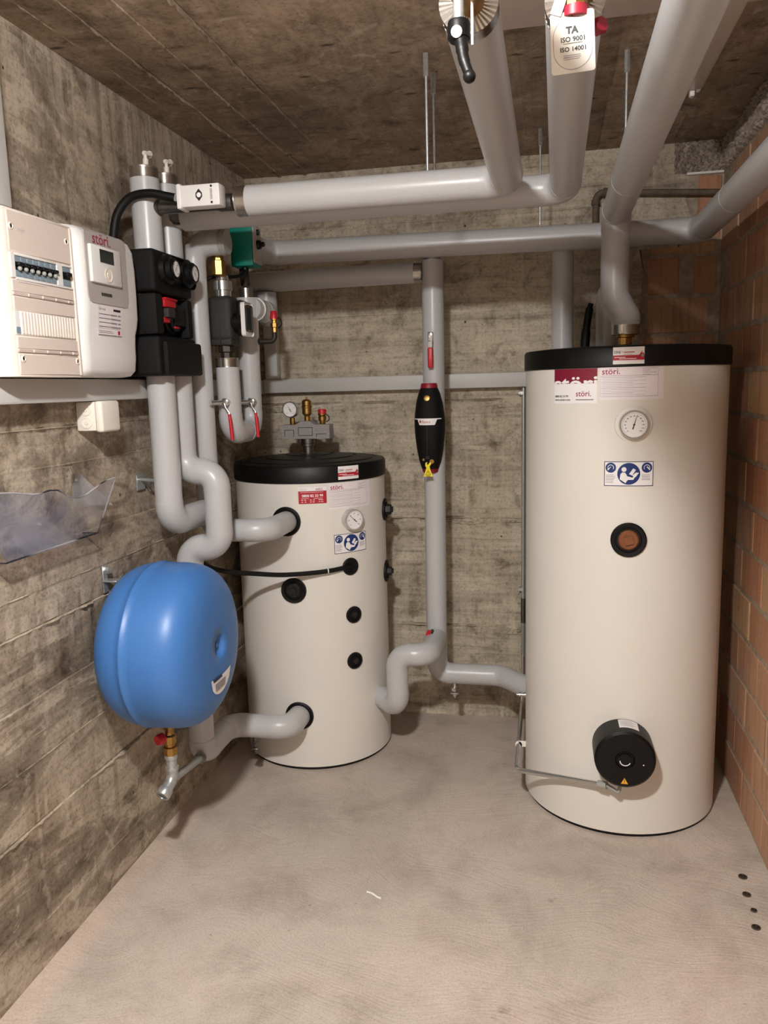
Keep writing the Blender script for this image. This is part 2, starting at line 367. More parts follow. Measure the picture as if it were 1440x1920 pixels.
# ---- flat print
TXT = {}
def text_geo(s, bold=0.):
    k = (s, bold)
    if k not in TXT:
        cu = bpy.data.curves.new('t', 'FONT'); cu.body = s; cu.size = 1; cu.resolution_u = 3; cu.offset = bold
        ob = bpy.data.objects.new('t', cu); COL.objects.link(ob)
        dg = bpy.context.evaluated_depsgraph_get(); ev = ob.evaluated_get(dg); me = ev.to_mesh()
        vs = [(v.co.x, v.co.y) for v in me.vertices]; fs = [tuple(p.vertices) for p in me.polygons]
        ev.to_mesh_clear(); bpy.data.objects.remove(ob); bpy.data.curves.remove(cu)
        TXT[k] = (vs, fs)
    return TXT[k]
class Print:
    def __init__(s, fn): s.fn = fn; s.mb = MB(); s.mats = []
    def mi(s, m):
        if m not in s.mats: s.mats.append(m)
        return s.mats.index(m)
    def tri(s, pts, fs, m, w):
        xs = [p[0] for p in pts]; x0, x1 = min(xs), max(xs)
        if x1-x0 > .02:                       # cut into narrow strips so that it follows a curved surface
            bm = bmesh.new(); bv = [bm.verts.new((x, y, 0)) for x, y in pts]
            for f in fs:
                try: bm.faces.new([bv[i] for i in f])
                except ValueError: pass
            for k in range(1, int((x1-x0)/.01)+1):
                bmesh.ops.bisect_plane(bm, geom=bm.verts[:]+bm.edges[:]+bm.faces[:], plane_co=(x0+.01*k, 0, 0), plane_no=(1, 0, 0))
            bm.verts.index_update(); pts = [(v.co.x, v.co.y) for v in bm.verts]; fs = [tuple(v.index for v in f.verts) for f in bm.faces]; bm.free()
        s.mb.add([s.fn(x, y, w) for x, y in pts], fs, s.mi(m)); return s
    def rect(s, x0, y0, x1, y1, m, w=.0008):
        n = max(1, int((x1-x0)/.012)); pts = []
        for i in range(n+1):
            x = x0+(x1-x0)*i/n; pts += [(x, y0), (x, y1)]
        return s.tri(pts, [(2*i, 2*i+2, 2*i+3, 2*i+1) for i in range(n)], m, w)
    def disc(s, x, y, r, m, w=.0011, n=28, sx=1.):
        return s.tri([(x+r*sx*math.cos(2*PI*i/n), y+r*math.sin(2*PI*i/n)) for i in range(n)], [tuple(range(n))], m, w)
    def ring(s, x, y, r, t, m, w=.0011, n=32, a0=0, a1=2*PI, sy=1.):
        pts = []
        for i in range(n+1):
            a = a0+(a1-a0)*i/n; pts += [(x+(r-t)*math.cos(a), y+(r-t)*math.sin(a)*sy), (x+r*math.cos(a), y+r*math.sin(a)*sy)]
        return s.tri(pts, [(2*i, 2*i+1, 2*i+3, 2*i+2) for i in range(n)], m, w)
    def poly(s, pts, m, w=.0011): return s.tri(pts, [tuple(range(len(pts)))], m, w)
    def text(s, t, x, y, size, m, w=.0014, bold=0., align='l', sx=1.):
        vs, fs = text_geo(t, bold)
        if align != 'l':
            wd = max(v[0] for v in vs)*size*sx; x -= wd/2 if align == 'c' else wd
        return s.tri([(x+a*size*sx, y+b*size) for a, b in vs], fs, m, w)
    def lines(s, x0, x1, ys, m, h=.0012, w=.0011, rag=.3):
        rnd = random.Random(int(1e4*abs(x0)) + len(ys))
        for y in ys: s.rect(x0, y, x1-(x1-x0)*rag*rnd.random(), y+h, m, w)
        return s
    def frame(s, x0, y0, x1, y1, t, m, w=.0011):
        for a in ((x0, y0, x1, y0+t), (x0, y1-t, x1, y1), (x0, y0, x0+t, y1), (x1-t, y0, x1, y1)): s.rect(*a, m, w)
        return s
    def put(s, parent, name, label=None):
        return part(parent, name, s.mb, s.mats, label, smooth=0, recalc=False)
def cylmap(c, R, ang, z0):
    a0 = math.radians(ang)
    return lambda u, v, w: (c[0]+(R+w)*math.cos(a0+u/R), c[1]+(R+w)*math.sin(a0+u/R), z0+v)
def flatmap(o, u, v):
    o = Vector(o); u = Vector(u); v = Vector(v); n = u.cross(v)
    return lambda a, b, w: tuple(o+u*a+v*b+n*w)
def sticker(parent, fn, w, h, m, name='sticker', label=None):
    p = Print(fn); p.rect(-w/2, -h/2, w/2, h/2, m, .0006); o = p.put(parent, name, label); return o, Print(fn)

# ---------------------------------------------------------------- setting
def nz1(seed):
    rnd = random.Random(seed); g = [rnd.random() for _ in range(4096)]
    def f(x):
        i = math.floor(x); t = x-i; t = t*t*(3-2*t); return g[i % 4096]*(1-t)+g[(i+1) % 4096]*t
    return f
def boards(fn, u_pts, v0, v1, seams, seed, off=.0018, rim=True, edge=None):
    """height field: strips between seams v, ridge of set strength on each seam. fn(u,v,d)->xyz"""
    rnd = random.Random(seed); rows = []; cur = rnd.uniform(-1, 1)*off
    rows.append((v0, cur, 0, 0))
    for i, (v, st) in enumerate(seams):
        nxt = rnd.uniform(-1, 1)*off
        rows += [(v-.007, cur, 0, 0), (v-.0025, cur, st*.7, i+1), (v, (cur+nxt)/2, st, i+1), (v+.0022, nxt, -.6*abs(st), i+1), (v+.006, nxt, 0, 0)]; cur = nxt
    rows.append((v1, cur, 0, 0))
    nf = [nz1(seed*31+i) for i in range(len(seams)+2)]; vs = []; fs = []; n = len(u_pts)
    for (v, d, st, k) in rows:
        for u in u_pts:
            x = d; vv = v
            if k:
                a = nf[k](u*55)*nf[k](u*7+9)*2.1; x += st*a; vv += .006*(nf[k](u*4+3)-.5)
            vs.append(fn(u, vv, x))
    for j in range(len(rows)-1):
        for i in range(n-1): fs.append((j*n+i, j*n+i+1, (j+1)*n+i+1, (j+1)*n+i))
    return MB().add(vs, fs)
def fine(a, b, step): k = int(round((b-a)/step)); return [a+(b-a)*i/k for i in range(k+1)]
# floor
struct('floor', MB().add([(-.1, YB, 0), (W+.1, YB, 0), (W+.1, .05, 0), (-.1, .05, 0)], [(0, 1, 2, 3)]), M_FLOOR)
# left wall
ly = [YB, -4.4, -3.6, -2.8] + fine(-2.2, 0, .011)
struct('wall_left', boards(lambda u, v, d: (d, u, v), ly, 0, H+.01,
       [(.12, .002), (.388, .009), (.55, .002), (.622, .003), (.713, .0025), (.891, .008), (.985, .003), (1.098, .002), (1.298, .004), (1.397, .006), (2.355, .003)], 3), M_WALL_L)
# back wall: board-marked concrete up to a ragged edge, brick to its right
wb = struct('wall_back', MB().add([(-.05, .005, 0), (W+.05, .005, 0), (W+.05, .005, H), (-.05, .005, H)], [(0, 1, 2, 3)]), M_MORTAR)
bx = fine(0, 1.655, .011)
part(wb, 'concrete_face', boards(lambda u, v, d: (u + (.01*math.sin(v*37)+.006*math.sin(v*91) if u > 1.65 else 0), (.03 if u > 1.66 else -d), v), bx + [1.6601], 0, 1.99,
     [(.1, .002), (.32, .003), (.423, .016), (.499, .003), (.613, .003), (.716, .002), (.818, .003), (.91, .016), (1.06, .002), (1.2, .003), (1.31, .002), (1.415, .018), (1.5, .003), (1.6, .002), (1.69, .002), (1.78, .003), (1.87, .002)], 5), M_WALL_B)
part(wb, 'concrete_face', boards(lambda u, v, d: (u + (.012*math.sin(v*40)+.008*math.sin(v*97) if u > 1.8 else 0), (.03 if u > 1.822 else -d), v), fine(0, 1.815, .012) + [1.8222], 1.99, H,
     [(2.08, .003), (2.16, .004), (2.24, .003), (2.33, .004)], 8), M_WALL_B)
def brick_mesh(sy, sz, k):
    mb = MB(); rnd = random.Random(k); mb.box(-.03, 0, -sy/2, sy/2, -sz/2, sz/2, .004, 1)
    mb.v = [(x+rnd.uniform(-.0012, .0012), y+rnd.uniform(-.0015, .0015), z+rnd.uniform(-.0015, .0015)) for x, y, z in mb.v]
    return mesh_from(mb, 'brick', M_BRICK, (0, 0, 0), 0)
wr = struct('wall_right', MB().add([(W+.0035, YB, 0), (W+.0035, .02, 0), (W+.0035, .02, H), (W+.0035, YB, H)], [(0, 1, 2, 3)]), M_MORTAR)
BM = [brick_mesh(.259, .137, k) for k in range(4)]
CZ = .1506
for k in range(15):
    ph = -.284 if k % 2 else -.284-.1325
    for i in range(-2, 9):
        y1 = ph + .265 - .265*i; yc = y1-.1325
        if yc < -2.35 or yc > -.02: continue
        o = bpy.data.objects.new('brick', BM[random.randrange(4)]); COL.objects.link(o); o.parent = wr
        o.location = (W+.0015+random.uniform(-.0025, .0015), yc, (k+.5)*CZ); o.rotation_euler = (0, PI, 0) if False else (0, 0, PI)
def back_brick(x0, x1, z0, z1):
    mb = MB().box(x0, x1, 0, .03, z0, z1, .004, 1); rnd = random.Random(int(x0*1e4+z0*1e3))
    mb.v = [(x+rnd.uniform(-.002, .002), y+rnd.uniform(-.0015, .0015)+.001, z+rnd.uniform(-.002, .002)) for x, y, z in mb.v]
    c = ((x0+x1)/2, 0, (z0+z1)/2); o = bpy.data.objects.new('brick', mesh_from(mb, 'brick', M_BRICK, c, 0)); COL.objects.link(o); o.parent = wb; o.location = c
for a in [(1.672, 1.793, 1.815, 1.953), (1.845, 1.932, 1.812, 1.955), (1.678, 1.906, 1.663, 1.800), (1.655, 1.790, 1.518, 1.648), (1.838, 1.936, 1.518, 1.65),
          (1.68, 1.90, 1.362, 1.5), (1.853, 1.94, 2.02, 2.256), (1.68, 1.925, 1.967, 2.01)]: back_brick(*a)
# broken concrete above the bricks, honeycombed lift joints
def rough(fn, nu, nv, seed):
    rnd = random.Random(seed); vs = []; fs = []
    for j in range(nv+1):
        for i in range(nu+1):
            e = 0 if (i in (0, nu) or j in (0, nv)) else 1
            vs.append(fn(i/nu, j/nv, e*(.006+rnd.random()**2*.02)))
    for j in range(nv):
        for i in range(nu): a = j*(nu+1)+i; fs.append((a, a+1, a+nu+2, a+nu+1))
    return MB().add(vs, fs)
for z_, h_, k_ in ((.405, .032, 21), (.895, .035, 22), (1.395, .045, 23)):
    rg = nz1(k_)
    def seam(a, b, d, z_=z_, h_=h_, rg=rg):
        e = max(0., rg(a*26)*1.6-.45)
        return (a*1.65, .002-d*.55*e-.0, z_+h_*(b-.5)*(.45+.9*rg(a*19+7))+.012*(rg(a*9+50)-.5))
    part(wb, 'honeycomb_joint', rough(seam, 190, 6, k_), M_WALL_B, smooth=0)
part(wb, 'broken_concrete', rough(lambda a, b, d: (1.76+a*.19, .004-d, 2.262+b*.122), 26, 18, 4), M_ROUGH, smooth=0)
part(wr, 'broken_concrete', rough(lambda a, b, d: (W+.003-d*.8, -2.4*a-.0, 2.2605+b*.122), 240, 16, 6), M_ROUGH, smooth=0)
struct('trim_1', MB().box(1.808, W, -.012, .01, 2.257, 2.266, .001, 1), M_WHITE)
struct('wall_front', MB().add([(-.1, YB, 0), (W+.1, YB, 0), (W+.1, YB, H), (-.1, YB, H)], [(0, 1, 2, 3)]), M_FRONT)
# ceiling with board seams along Y
cx = [YB, -4.2, -3.2, -2.4] + fine(-1.9, .02, .013)
ce = struct('ceiling', boards(lambda u, v, d: (v, u, H-d), cx, -.05, W+.05, [(.075, .002), (.171, .009), (.29, .007), (.424, .011), (.62, .001), (.9, .001), (1.2, .001), (1.472, -.006), (1.75, .002)], 12, .0015), M_CEIL)
part(ce, 'plaster_patch', MB().box(1.14, W, YB, -1.19, H-.006, H+.02, .002, 1), M_PLASTER, label='pale plaster patch in the concrete ceiling')

# ---------------------------------------------------------------- lamp (above and before the camera)
t = thing('ceiling_lamp', 'flat oval lamp on the concrete ceiling', 'lamp', (LAMP_POS[0], LAMP_POS[1], H))
part(t, 'socket', MB().lathe([(.09, 0), (.09, .03), (.06, .04), (.06, .085)], (LAMP_POS[0], LAMP_POS[1], H), (0, 0, -1), 20), M_WHITE)
part(t, 'lens', MB().sphere(LAMP_POS, LAMP_R, 12, 0, LAMP_FLAT), M_BULB)

# ---------------------------------------------------------------- tanks
TL = ((.339, -.312), .301); TR = ((1.540, -.574), .3285)
def pt_on(T, ang, z, dr=0.):
    a = math.radians(ang); return Vector((T[0][0]+(T[1]+dr)*math.cos(a), T[0][1]+(T[1]+dr)*math.sin(a), z)), Vector((math.cos(a), math.sin(a), 0))
def tank_body(t, T, z1, lid_z, name='body'):
    (cx_, cy_), R = T
    part(t, 'base_ring', MB().lathe([(R-.006, 0), (R-.006, .014)], (cx_, cy_, 0), n=72), M_BLACK)
    part(t, name, MB().lathe([(R, .012), (R, z1)], (cx_, cy_, 0), n=96), M_TANK)
def plug(parent, T, ang, z, R, r, nsides=8, square=True, m=None, lab=None, depth=.0):
    p, d = pt_on(T, ang, z, -.004)
    a = part(parent, 'rosette', MB().lathe([(R, 0), (R, .009), (R*.93, .012), (R*.74, .011), (R*.70, .0058)], p, d, 32), M_RUBBER)
    mb = MB().lathe([(r, 0), (r, .011+depth), (r*.86, .015+depth)], p, d, nsides, a0=.3)
    if square:
        u, v, n = frame(d); q = p+d*(.0145+depth); k = r*.42
        mb.prism([(-k, -k), (k, -k), (k, k), (-k, k)], q, (u+v*.25).normalized(), (v-u*.25).normalized(), .007)
    part(parent, 'plug', mb, m or M_PLUG, label=lab)
def dial(parent, p, d, R, depth, name='thermometer', needle=0., nums=None, rim=None, big=1.):
    g = part(parent, name, MB().lathe([(R, 0), (R, depth-.004), (R*.97, depth), (R*.87, depth), (R*.85, depth-.003)], p, d, 40), rim or M_CHROME)
    up = Vector((0, 0, 1)); n = Vector(d).normalized(); u = up.cross(n).normalized(); v = n.cross(u)
    pr = Print(flatmap(Vector(p)+n*(depth-.0029), u, v)); r = R*.86
    pr.disc(0, 0, r, I_WHITE, .0002, 36)
    for i in range(41):
        a = math.radians(225-270*i/40); L = .10 if i % 5 == 0 else .06
        c, s_ = math.cos(a), math.sin(a); r0 = r*(.94-L); r1 = r*.94; h = r*.012
        pr.poly([(c*r0-s_*h, s_*r0+c*h), (c*r0+s_*h, s_*r0-c*h), (c*r1+s_*h, s_*r1-c*h), (c*r1-s_*h, s_*r1+c*h)], I_BLACK, .0005)
    for i, t_ in enumerate(nums or []):
        a = math.radians(225-270*i/(len(nums)-1)); pr.text(t_, math.cos(a)*r*.7, math.sin(a)*r*.7-r*.07*big, r*.2*big, I_BLACK, .0005, .02, 'c')
    a = math.radians(needle); c, s_ = math.cos(a), math.sin(a)
    def rot(x, y): return (x*c-y*s_, x*s_+y*c)
    pr.poly([rot(-r*.38, -r*.055), rot(0, -r*.035), rot(r*.8, -r*.012), rot(r*.8, r*.012), rot(0, r*.035), rot(-r*.38, r*.055)], I_BLACK, .001)
    pr.disc(0, 0, r*.08, I_BLACK, .0011, 14)
    pr.put(g, 'dial_face', 'white dial with black scale and needle')
    return g
def safety_sign(parent, fn, w, h):
    o, p = sticker(parent, fn, w, h, I_WHITE, 'safety_label', 'blue and white instruction sticker')
    p.frame(-w/2+.001, -h/2+.001, w/2-.001, h/2-.001, .0022, I_NAVY)
    p.disc(0, 0, h*.43, I_BLUE, .0011, 36)
    k = h*.43
    # reading figure: head, shoulders and arm, open book
    p.disc(-k*.42, k*.40, k*.22, I_WHITE, .0015, 20)
    p.poly([(-k*.78, -k*.5), (-k*.72, -k*.02), (-k*.55, k*.14), (-k*.3, k*.1), (-k*.12, -k*.22), (k*.35, -k*.35), (k*.42, -k*.12), (k*.62, -k*.2), (k*.4, -k*.55), (-k*.05, -k*.55), (-k*.2, -k*.72), (-k*.25, -k*.86)], I_WHITE, .0015)
    p.poly([(k*.02, -k*.02), (k*.38, k*.5), (k*.62, k*.36), (k*.3, -k*.16)], I_WHITE, .0015)
    p.poly([(k*.3, -k*.16), (k*.62, k*.12), (k*.9, k*.1), (k*.6, -k*.3)], I_WHITE, .0015)
    for sx in (-1, 1):
        x = sx*w*.36; p.disc(x, h*.24, h*.2, I_BLUE, .0011, 26); p.ring(x, h*.24, h*.12, h*.022, I_WHITE, .0015, 24, -.6, PI+.6)
        p.poly([(x-h*.02, h*.27), (x+h*.1*sx, h*.13), (x+h*.13*sx, h*.17), (x+h*.02, h*.29)], I_WHITE, .0016)
        p.lines(x-w*.1, x+w*.1, [-h*(.06+.06*i) for i in range(6 if sx < 0 else 4)], I_GREY, h*.02)
    p.put(o, 'pictogram')
def lid_card(parent, fn, w, h):
    o, p = sticker(parent, fn, w, h, I_WHITE, 'business_card_sticker', 'small white and red sticker')
    p.text('DINI', -w*.47, h*.12, h*.24, I_BLACK, bold=.01, sx=.8); p.rect(-w*.22, h*.2, -w*.19, h*.23, I_RED, .0014)
    p.rect(-w*.16, h*.17, w*.18, h*.22, I_RED, .0012); p.rect(-w*.16, h*.06, w*.1, h*.085, I_GREY, .0012)
    p.poly([(-w/2, -h*.27), (w/2, -h*.27), (w/2, h*.02), (w*.44, h*.0), (w*.38, h*.02), (-w/2, h*.02)], I_RED, .0011)
    p.poly([(w*.32, h*.0), (w*.36, h*.1), (w*.43, h*.28), (w*.42, h*.12), (w*.47, h*.16), (w*.5, h*.0)], I_RED, .0013); p.disc(w*.44, -h*.02, h*.09, I_GREY, .0015, 14)
    p.rect(-w*.45, -h*.12, -w*.1, -h*.085, I_WHITE, .0015); p.rect(-w*.3, -h*.2, w*.25, -h*.165, I_WHITE, .0015)
    p.put(o, 'card_print')
def logo(p, x, y, s, m=None, align='l'): p.text('störi.', x, y, s, m or I_LOGO, .0016, .006, align)
def service_form(parent, fn, w, h):
    o, p = sticker(parent, fn, w, h, I_PINK, 'service_label', 'white service record sticker')
    logo(p, -w*.47, h*.27, h*.26)
    p.lines(w*.16, w*.4, [h*.42, h*.36, h*.3, h*.24], I_GREY, .0011, rag=.5)
    p.rect(-w*.49, h*.22, w*.41, h*.23, I_GREY); p.rect(-w*.49, -h*.4, w*.41, -h*.39, I_GREY); p.rect(w*.405, -h*.4, w*.41, h*.4, I_LGREY); p.rect(-w*.49, -h*.4, -w*.485, h*.22, I_LGREY)
    for i in range(11): p.lines(-w*.47, w*(.05 if i % 2 else .25), [h*(.17-.052*i)], I_LGREY if i % 3 else I_GREY, .001, rag=.6)
    p.put(o, 'form_print')

# -- buffer tank (left)
t = thing('buffer_tank', 'shorter white cylindrical buffer tank with black lid and side plugs, in the back left corner', 'tank', (.339, -.312, 0)); BT = t
tank_body(t, TL, 1.137, 1.2)
lid = part(t, 'lid', MB().lathe([(.303, 1.133), (.3065, 1.136), (.3065, 1.190), (.301, 1.198), (.27, 1.203), (.268, 1.2), (.26, 1.2), (.257, 1.205), (.19, 1.211), (.187, 1.207), (.18, 1.207), (.177, 1.213), (.10, 1.219), (.097, 1.215), (.09, 1.215), (.087, 1.221), (0, 1.223)], (.339, -.312, 0), n=96), M_BLACK)
lid_card(lid, cylmap(TL[0], .3068, -45.3, 1.167), .089, .050)
fn = cylmap(TL[0], TL[1], -72.3, 1.089)
o, p = sticker(t, fn, .105, .062, I_WHITE, 'hotline_label', 'red and white hotline sticker')
p.rect(-.0525, -.031, .0525, .0165, I_RED, .0010); logo(p, .012, .019, .0135)
p.lines(-.049, -.012, [.026, .0225, .019], I_LGREY, .0011)
p.text('0800 82 33 99', 0, -.0055, .0135, I_WHITE, .0016, .022, 'c'); p.lines(-.045, .042, [.0115], I_WHITE, .001)
p.lines(-.042, -.008, [-.0115], I_WHITE, .0012); p.lines(.004, .042, [-.0115], I_WHITE, .0012)
for i in (-.042, -.01, .022):
    p.lines(i, i+.018, [-.018, -.0255], I_WHITE, .0022, rag=.1)
p.put(o, 'label_print')
service_form(t, cylmap(TL[0], TL[1], -42.8, 1.080), .187, .098)
safety_sign(t, cylmap(TL[0], TL[1], -44.4, .897), .145, .076)
p_, d_ = pt_on(TL, -44.1, .988, -.002); dial(t, p_, d_, .041, .030, needle=138, nums=['0', '20', '40', '60', '80', '100', '120'], big=.8)
plug(t, TL, -88.7, .727, .049, .029, 8, True, lab='large black octagonal screw plug')
plug(t, TL, -44.5, .613, .033, .015, 6, False); plug(t, TL, -44.9, .428, .033, .015, 6, False)
plug(t, TL, 3, .990, .045, .022, 6, True, depth=.018); plug(t, TL, 3, .735, .045, .018, 6, True, depth=.014)
for ang, z in ((-92.0, .992), (-88.7, .225)):
    p_, d_ = pt_on(TL, ang, z, -.004); part(t, 'pipe_rosette', MB().lathe([(.056, 0), (.056, .006), (.05, .010), (.043, .008)], p_, d_, 40), M_RUBBER)
p_, d_ = pt_on(TL, -45.9, .805, -.004); part(t, 'sensor_rosette', MB().lathe([(.034, 0), (.034, .008), (.031, .011), (.022, .010), (.02, .0062)], p_, d_, 32), M_RUBBER)

# -- hot water tank (right)
t = thing('hot_water_tank', 'tall white cylindrical hot water tank with round black heater cover, by the brick wall', 'tank', (1.540, -.574, 0)); HT = t
tank_body(t, TR, 1.525, 1.585)
lid = part(t, 'lid', MB().lathe([(.331, 1.521), (.334, 1.524), (.334, 1.575), (.329, 1.583), (.29, 1.587), (0, 1.592)], (1.540, -.574, 0), n=96), M_BLACK)
lid_card(lid, cylmap(TR[0], .3343, -93.3, 1.554), .090, .050)
fn = cylmap(TR[0], TR[1], -122.1, 1.467)
o, p = sticker(t, fn, .150, .106, I_WHITE, 'company_label', 'maroon and white company sticker')
p.rect(-.075, .008, .075, .053, I_MAROON, .0010)
vs, fs = text_geo('störi', .02)
# cropped lettering: the part of the word below the block's edge is cut off
sz = .062; x0 = -.0765; y0 = -.012; wd = max(v[0] for v in vs)*sz; kx = .153/wd
bm = bmesh.new(); bv = [bm.verts.new((x0+a*sz*kx, y0+b*sz, 0)) for a, b in vs]
for f in fs:
    try: bm.faces.new([bv[i] for i in f])
    except ValueError: pass
for co, no in (((0, .0082, 0), (0, -1, 0)), ((.0748, 0, 0), (1, 0, 0)), ((-.0748, 0, 0), (-1, 0, 0)), ((0, .052, 0), (0, 1, 0))):
    bmesh.ops.bisect_plane(bm, geom=bm.verts[:]+bm.edges[:]+bm.faces[:], plane_co=co, plane_no=no, clear_outer=True)
bm.verts.index_update(); p.tri([(v.co.x, v.co.y) for v in bm.verts], [tuple(v.index for v in f.verts) for f in bm.faces], I_WHITE, .0015); bm.free()
logo(p, .006, -.031, .0245, I_LOGO)
p.text('0800 82 33 99', -.0715, -.0335, .0088, I_BLACK, bold=.02); p.text('www.stoeri.com', -.0715, -.044, .0088, I_BLACK, bold=.02); p.lines(.006, .066, [-.0425], I_BLACK, .002, rag=.05)
p.put(o, 'label_print')
service_form(t, cylmap(TR[0], TR[1], -91.4, 1.473), .187, .1)
safety_sign(t, cylmap(TR[0], TR[1], -92.0, 1.199), .147, .078)
p_, d_ = pt_on(TR, -90.1, 1.349, -.002)
part(t, 'dial_recess', MB().lathe([(.056, 0), (.054, .003), (.048, .0042)], p_, d_, 40), M_TANK)
dial(t, p_, d_, .044, .024, needle=74, nums=['0', '10', '20', '30', '40', '50', '60', '70', '80', '90', '100', '110', '120'], big=.75)
plug(t, TR, -91.4, .994, .054, .031, 24, True, M_COPPER, 'brown round screw plug')
# heater flange
c_ = Vector((1.527, -.895, .315)); ax = Vector((0, -1, 0))
he = part(t, 'heater_flange', MB().lathe([(.0935, -.03), (.0935, .085), (.0925, .098), (.085, .105), (.030, .105), (.026, .099), (.021, .099), (.021, .106), (0, .107)], c_, ax, 56), M_BLACK, label='round black electric heater cover')
pr = Print(flatmap(c_+ax*.1075, (1, 0, 0), (0, 0, 1)))
pr.ring(0, 0, .0175, .0028, I_WHITE, .0004, 24, PI*1.02, PI*1.86); pr.put(he, 'knob_mark')
pr = Print(flatmap(c_+ax*.1055, (1, 0, 0), (0, 0, 1))); pr.disc(.055, -.012, .0022, I_WHITE, .0004, 10); pr.put(he, 'indicator_dot')
pr = Print(flatmap(c_+ax*.1055, (1, 0, 0), (0, 0, 1)))
pr.poly([(-.012, -.078), (.010, -.078), (-.001, -.058)], M_ORANGE, .0004); pr.rect(-.002, -.071, 0, -.0635, I_BLACK, .0008); pr.rect(-.002, -.075, 0, -.073, I_BLACK, .0008)
pr.put(he, 'warning_triangle', 'amber warning triangle')
def drum(u, v, w): a = u/.0935; return (c_.x+(.0935+w)*math.sin(a), c_.y-v, c_.z+(.0935+w)*math.cos(a))
pr = Print(drum); pr.rect(-.016, .012, .045, .072, I_WHITE, .0006); pr.lines(-.012, .04, [.02+.009*i for i in range(5)], I_GREY, .003, .001); pr.put(he, 'rating_label', 'white rating sticker')
# ---------------------------------------------------------------- insulated pipes
Ra = .0425
A = ipipe('insulated_riser', 'pale grey riser above the black pump shell, nearer one, with white vent on top', [(.11, -1.12, 1.88), (.11, -1.12, 2.107)], Ra, end=True, core=False)
B = ipipe('insulated_riser', 'second pale grey riser behind the first above the black pump shell', [(.11, -.985, 1.88), (.11, -.985, 2.118)], Ra-.001, end=True, core=False)
def vent(par, x, y, z):
    part(par, 'air_vent', MB().cyl((x, y, z-.01), (x, y, z+.028), .0085, 12).cyl((x, y, z+.026), (x, y, z+.05), .0055, 12).cyl((x-.002, y-.006, z+.044), (x+.006, y+.026, z+.047), .006, 10).cyl((x, y+.024, z+.04), (x, y+.03, z+.055), .007, 10), M_JBOX, label='white plastic air vent')
vent(A, .112, -1.108, 2.139); vent(B, .112, -.972, 2.15)
ipipe('insulated_pipe', 'pale grey pipe below the black pump shell, nearer one, with elbow at its foot', [(.11, -1.105, 1.535), (.11, -1.105, 1.07), (.12, -.87, 1.07)], Ra, .062)
ipipe('insulated_pipe', 'pale grey pipe jogging out and back below the pump shell, then behind the blue vessel',
      [(.11, -.985, 1.535), (.11, -.985, 1.222), (.222, -.985, 1.222), (.222, -.985, .968), (.11, -.985, .968), (.11, -.985, .232), (.112, -.74, .232), (.345, -.74, .232), (.345, -.612, .224)], Ra+.001, [.055, .055, .055, .055, .052, .06, .055])
ipipe('insulated_pipe', 'pale grey pipe behind the pump shell that turns into the upper buffer tank port',
      [(.225, -.83, 1.968), (.12, -.83, 1.968), (.12, -.83, .998), (.335, -.83, .998), (.33, -.615, .992)], .040, [.055, .06, .065])
zt = 2.024
P1 = ipipe('insulated_pipe', 'thick white-grey overhead pipe nearer the front, turning towards the camera at the black lever', [(.432, -1.12, zt), (1.175, -1.12, zt), (1.169, -2.135, zt)], .0425, .062, start=True, end=True, core=False)
P2 = ipipe('insulated_pipe', 'overhead pipe just behind the front one, turning towards the camera at the white tag', [(.165, -.98, zt), (1.331, -.98, zt), (1.319, -2.105, zt)], .0425, .065, start=True, end=True, core=False)
P3 = ipipe('insulated_pipe', 'longest overhead pipe on the right, dropping with an offset into the tall tank', [(1.47, YB, 2.03), (1.503, -.57, 2.028), (1.503, -.57, 1.760), (1.540, -.574, 1.690), (1.540, -.574, 1.664)], .0465, [.05, .03, .03], end=True, core=False)
P6 = ipipe('insulated_pipe', 'long pipe on the back wall from green actuator to brick corner', [(.198, -.53, 2.015), (.198, -.30, 2.015), (1.815, -.30, 2.0), (1.83, YB, 2.02)], .0455, .06)
for P_, c_p, d_p, r_p in ((P3, (1.4997, -1.03, 2.0282), (.0071, 1, 0), .0465), (P6, (1.8166, -.83, 2.0022), (-.003, 1, -.004), .0455)):
    part(P_, 'joint_band', MB().lathe([(r_p, -.0012), (r_p+.0005, -.0008), (r_p+.0005, .0008), (r_p, .0012)], c_p, d_p, 40), M_DUCT, label='pale glued joint band')
P4 = ipipe('insulated_pipe', 'short shaded pipe under the long back wall pipe, ending in a metal sleeve', [(.10, -.25, 1.912), (.775, -.25, 1.917)], .040, .055, end=True, core=True)
P4b = ipipe('insulated_pipe', 'stubby bent pipe behind the pump, from the U-bend back up to the shaded pipe', [(.218, -.575, 1.777), (.236, -.47, 1.772), (.165, -.25, 1.775), (.165, -.25, 1.87)], .0410, .05)
part(P4b, 'end_sleeve', MB().lathe([(.043, 0), (.043, .006), (.0415, .008), (.0415, .014), (.043, .016), (.043, .022)], (.2236, -.54, 1.7755), (.17, -.98, 0), n=32), M_FOIL)
P5 = ipipe('insulated_pipe', 'upright pipe in the middle of the back wall carrying the black separator', [(.846, -.25, 1.958), (.838, -.25, .29), (1.105, -.25, .29), (1.265, -.42, .29)], .0425, [.055, .07], start=True, core=False)
ipipe('insulated_pipe', 'pale pipe stepping from the foot of the upright pipe down to the short tank', [(.839, -.262, .452), (.838, -.50, .452), (.716, -.50, .452), (.716, -.50, .236), (.63, -.405, .236)], .0428, .055)
ipipe('insulated_pipe', 'upright pipe behind the left edge of the tall tank lid', [(1.339, -.236, 2.005), (1.341, -.236, 1.0)], .0400)
ipipe('insulated_pipe', 'upright pipe with a kink hidden behind the tank inlet pipe', [(1.556, -.235, 2.0), (1.553, -.2, 1.86), (1.505, -.2, 1.80), (1.505, -.2, 1.0)], .0400, .05)
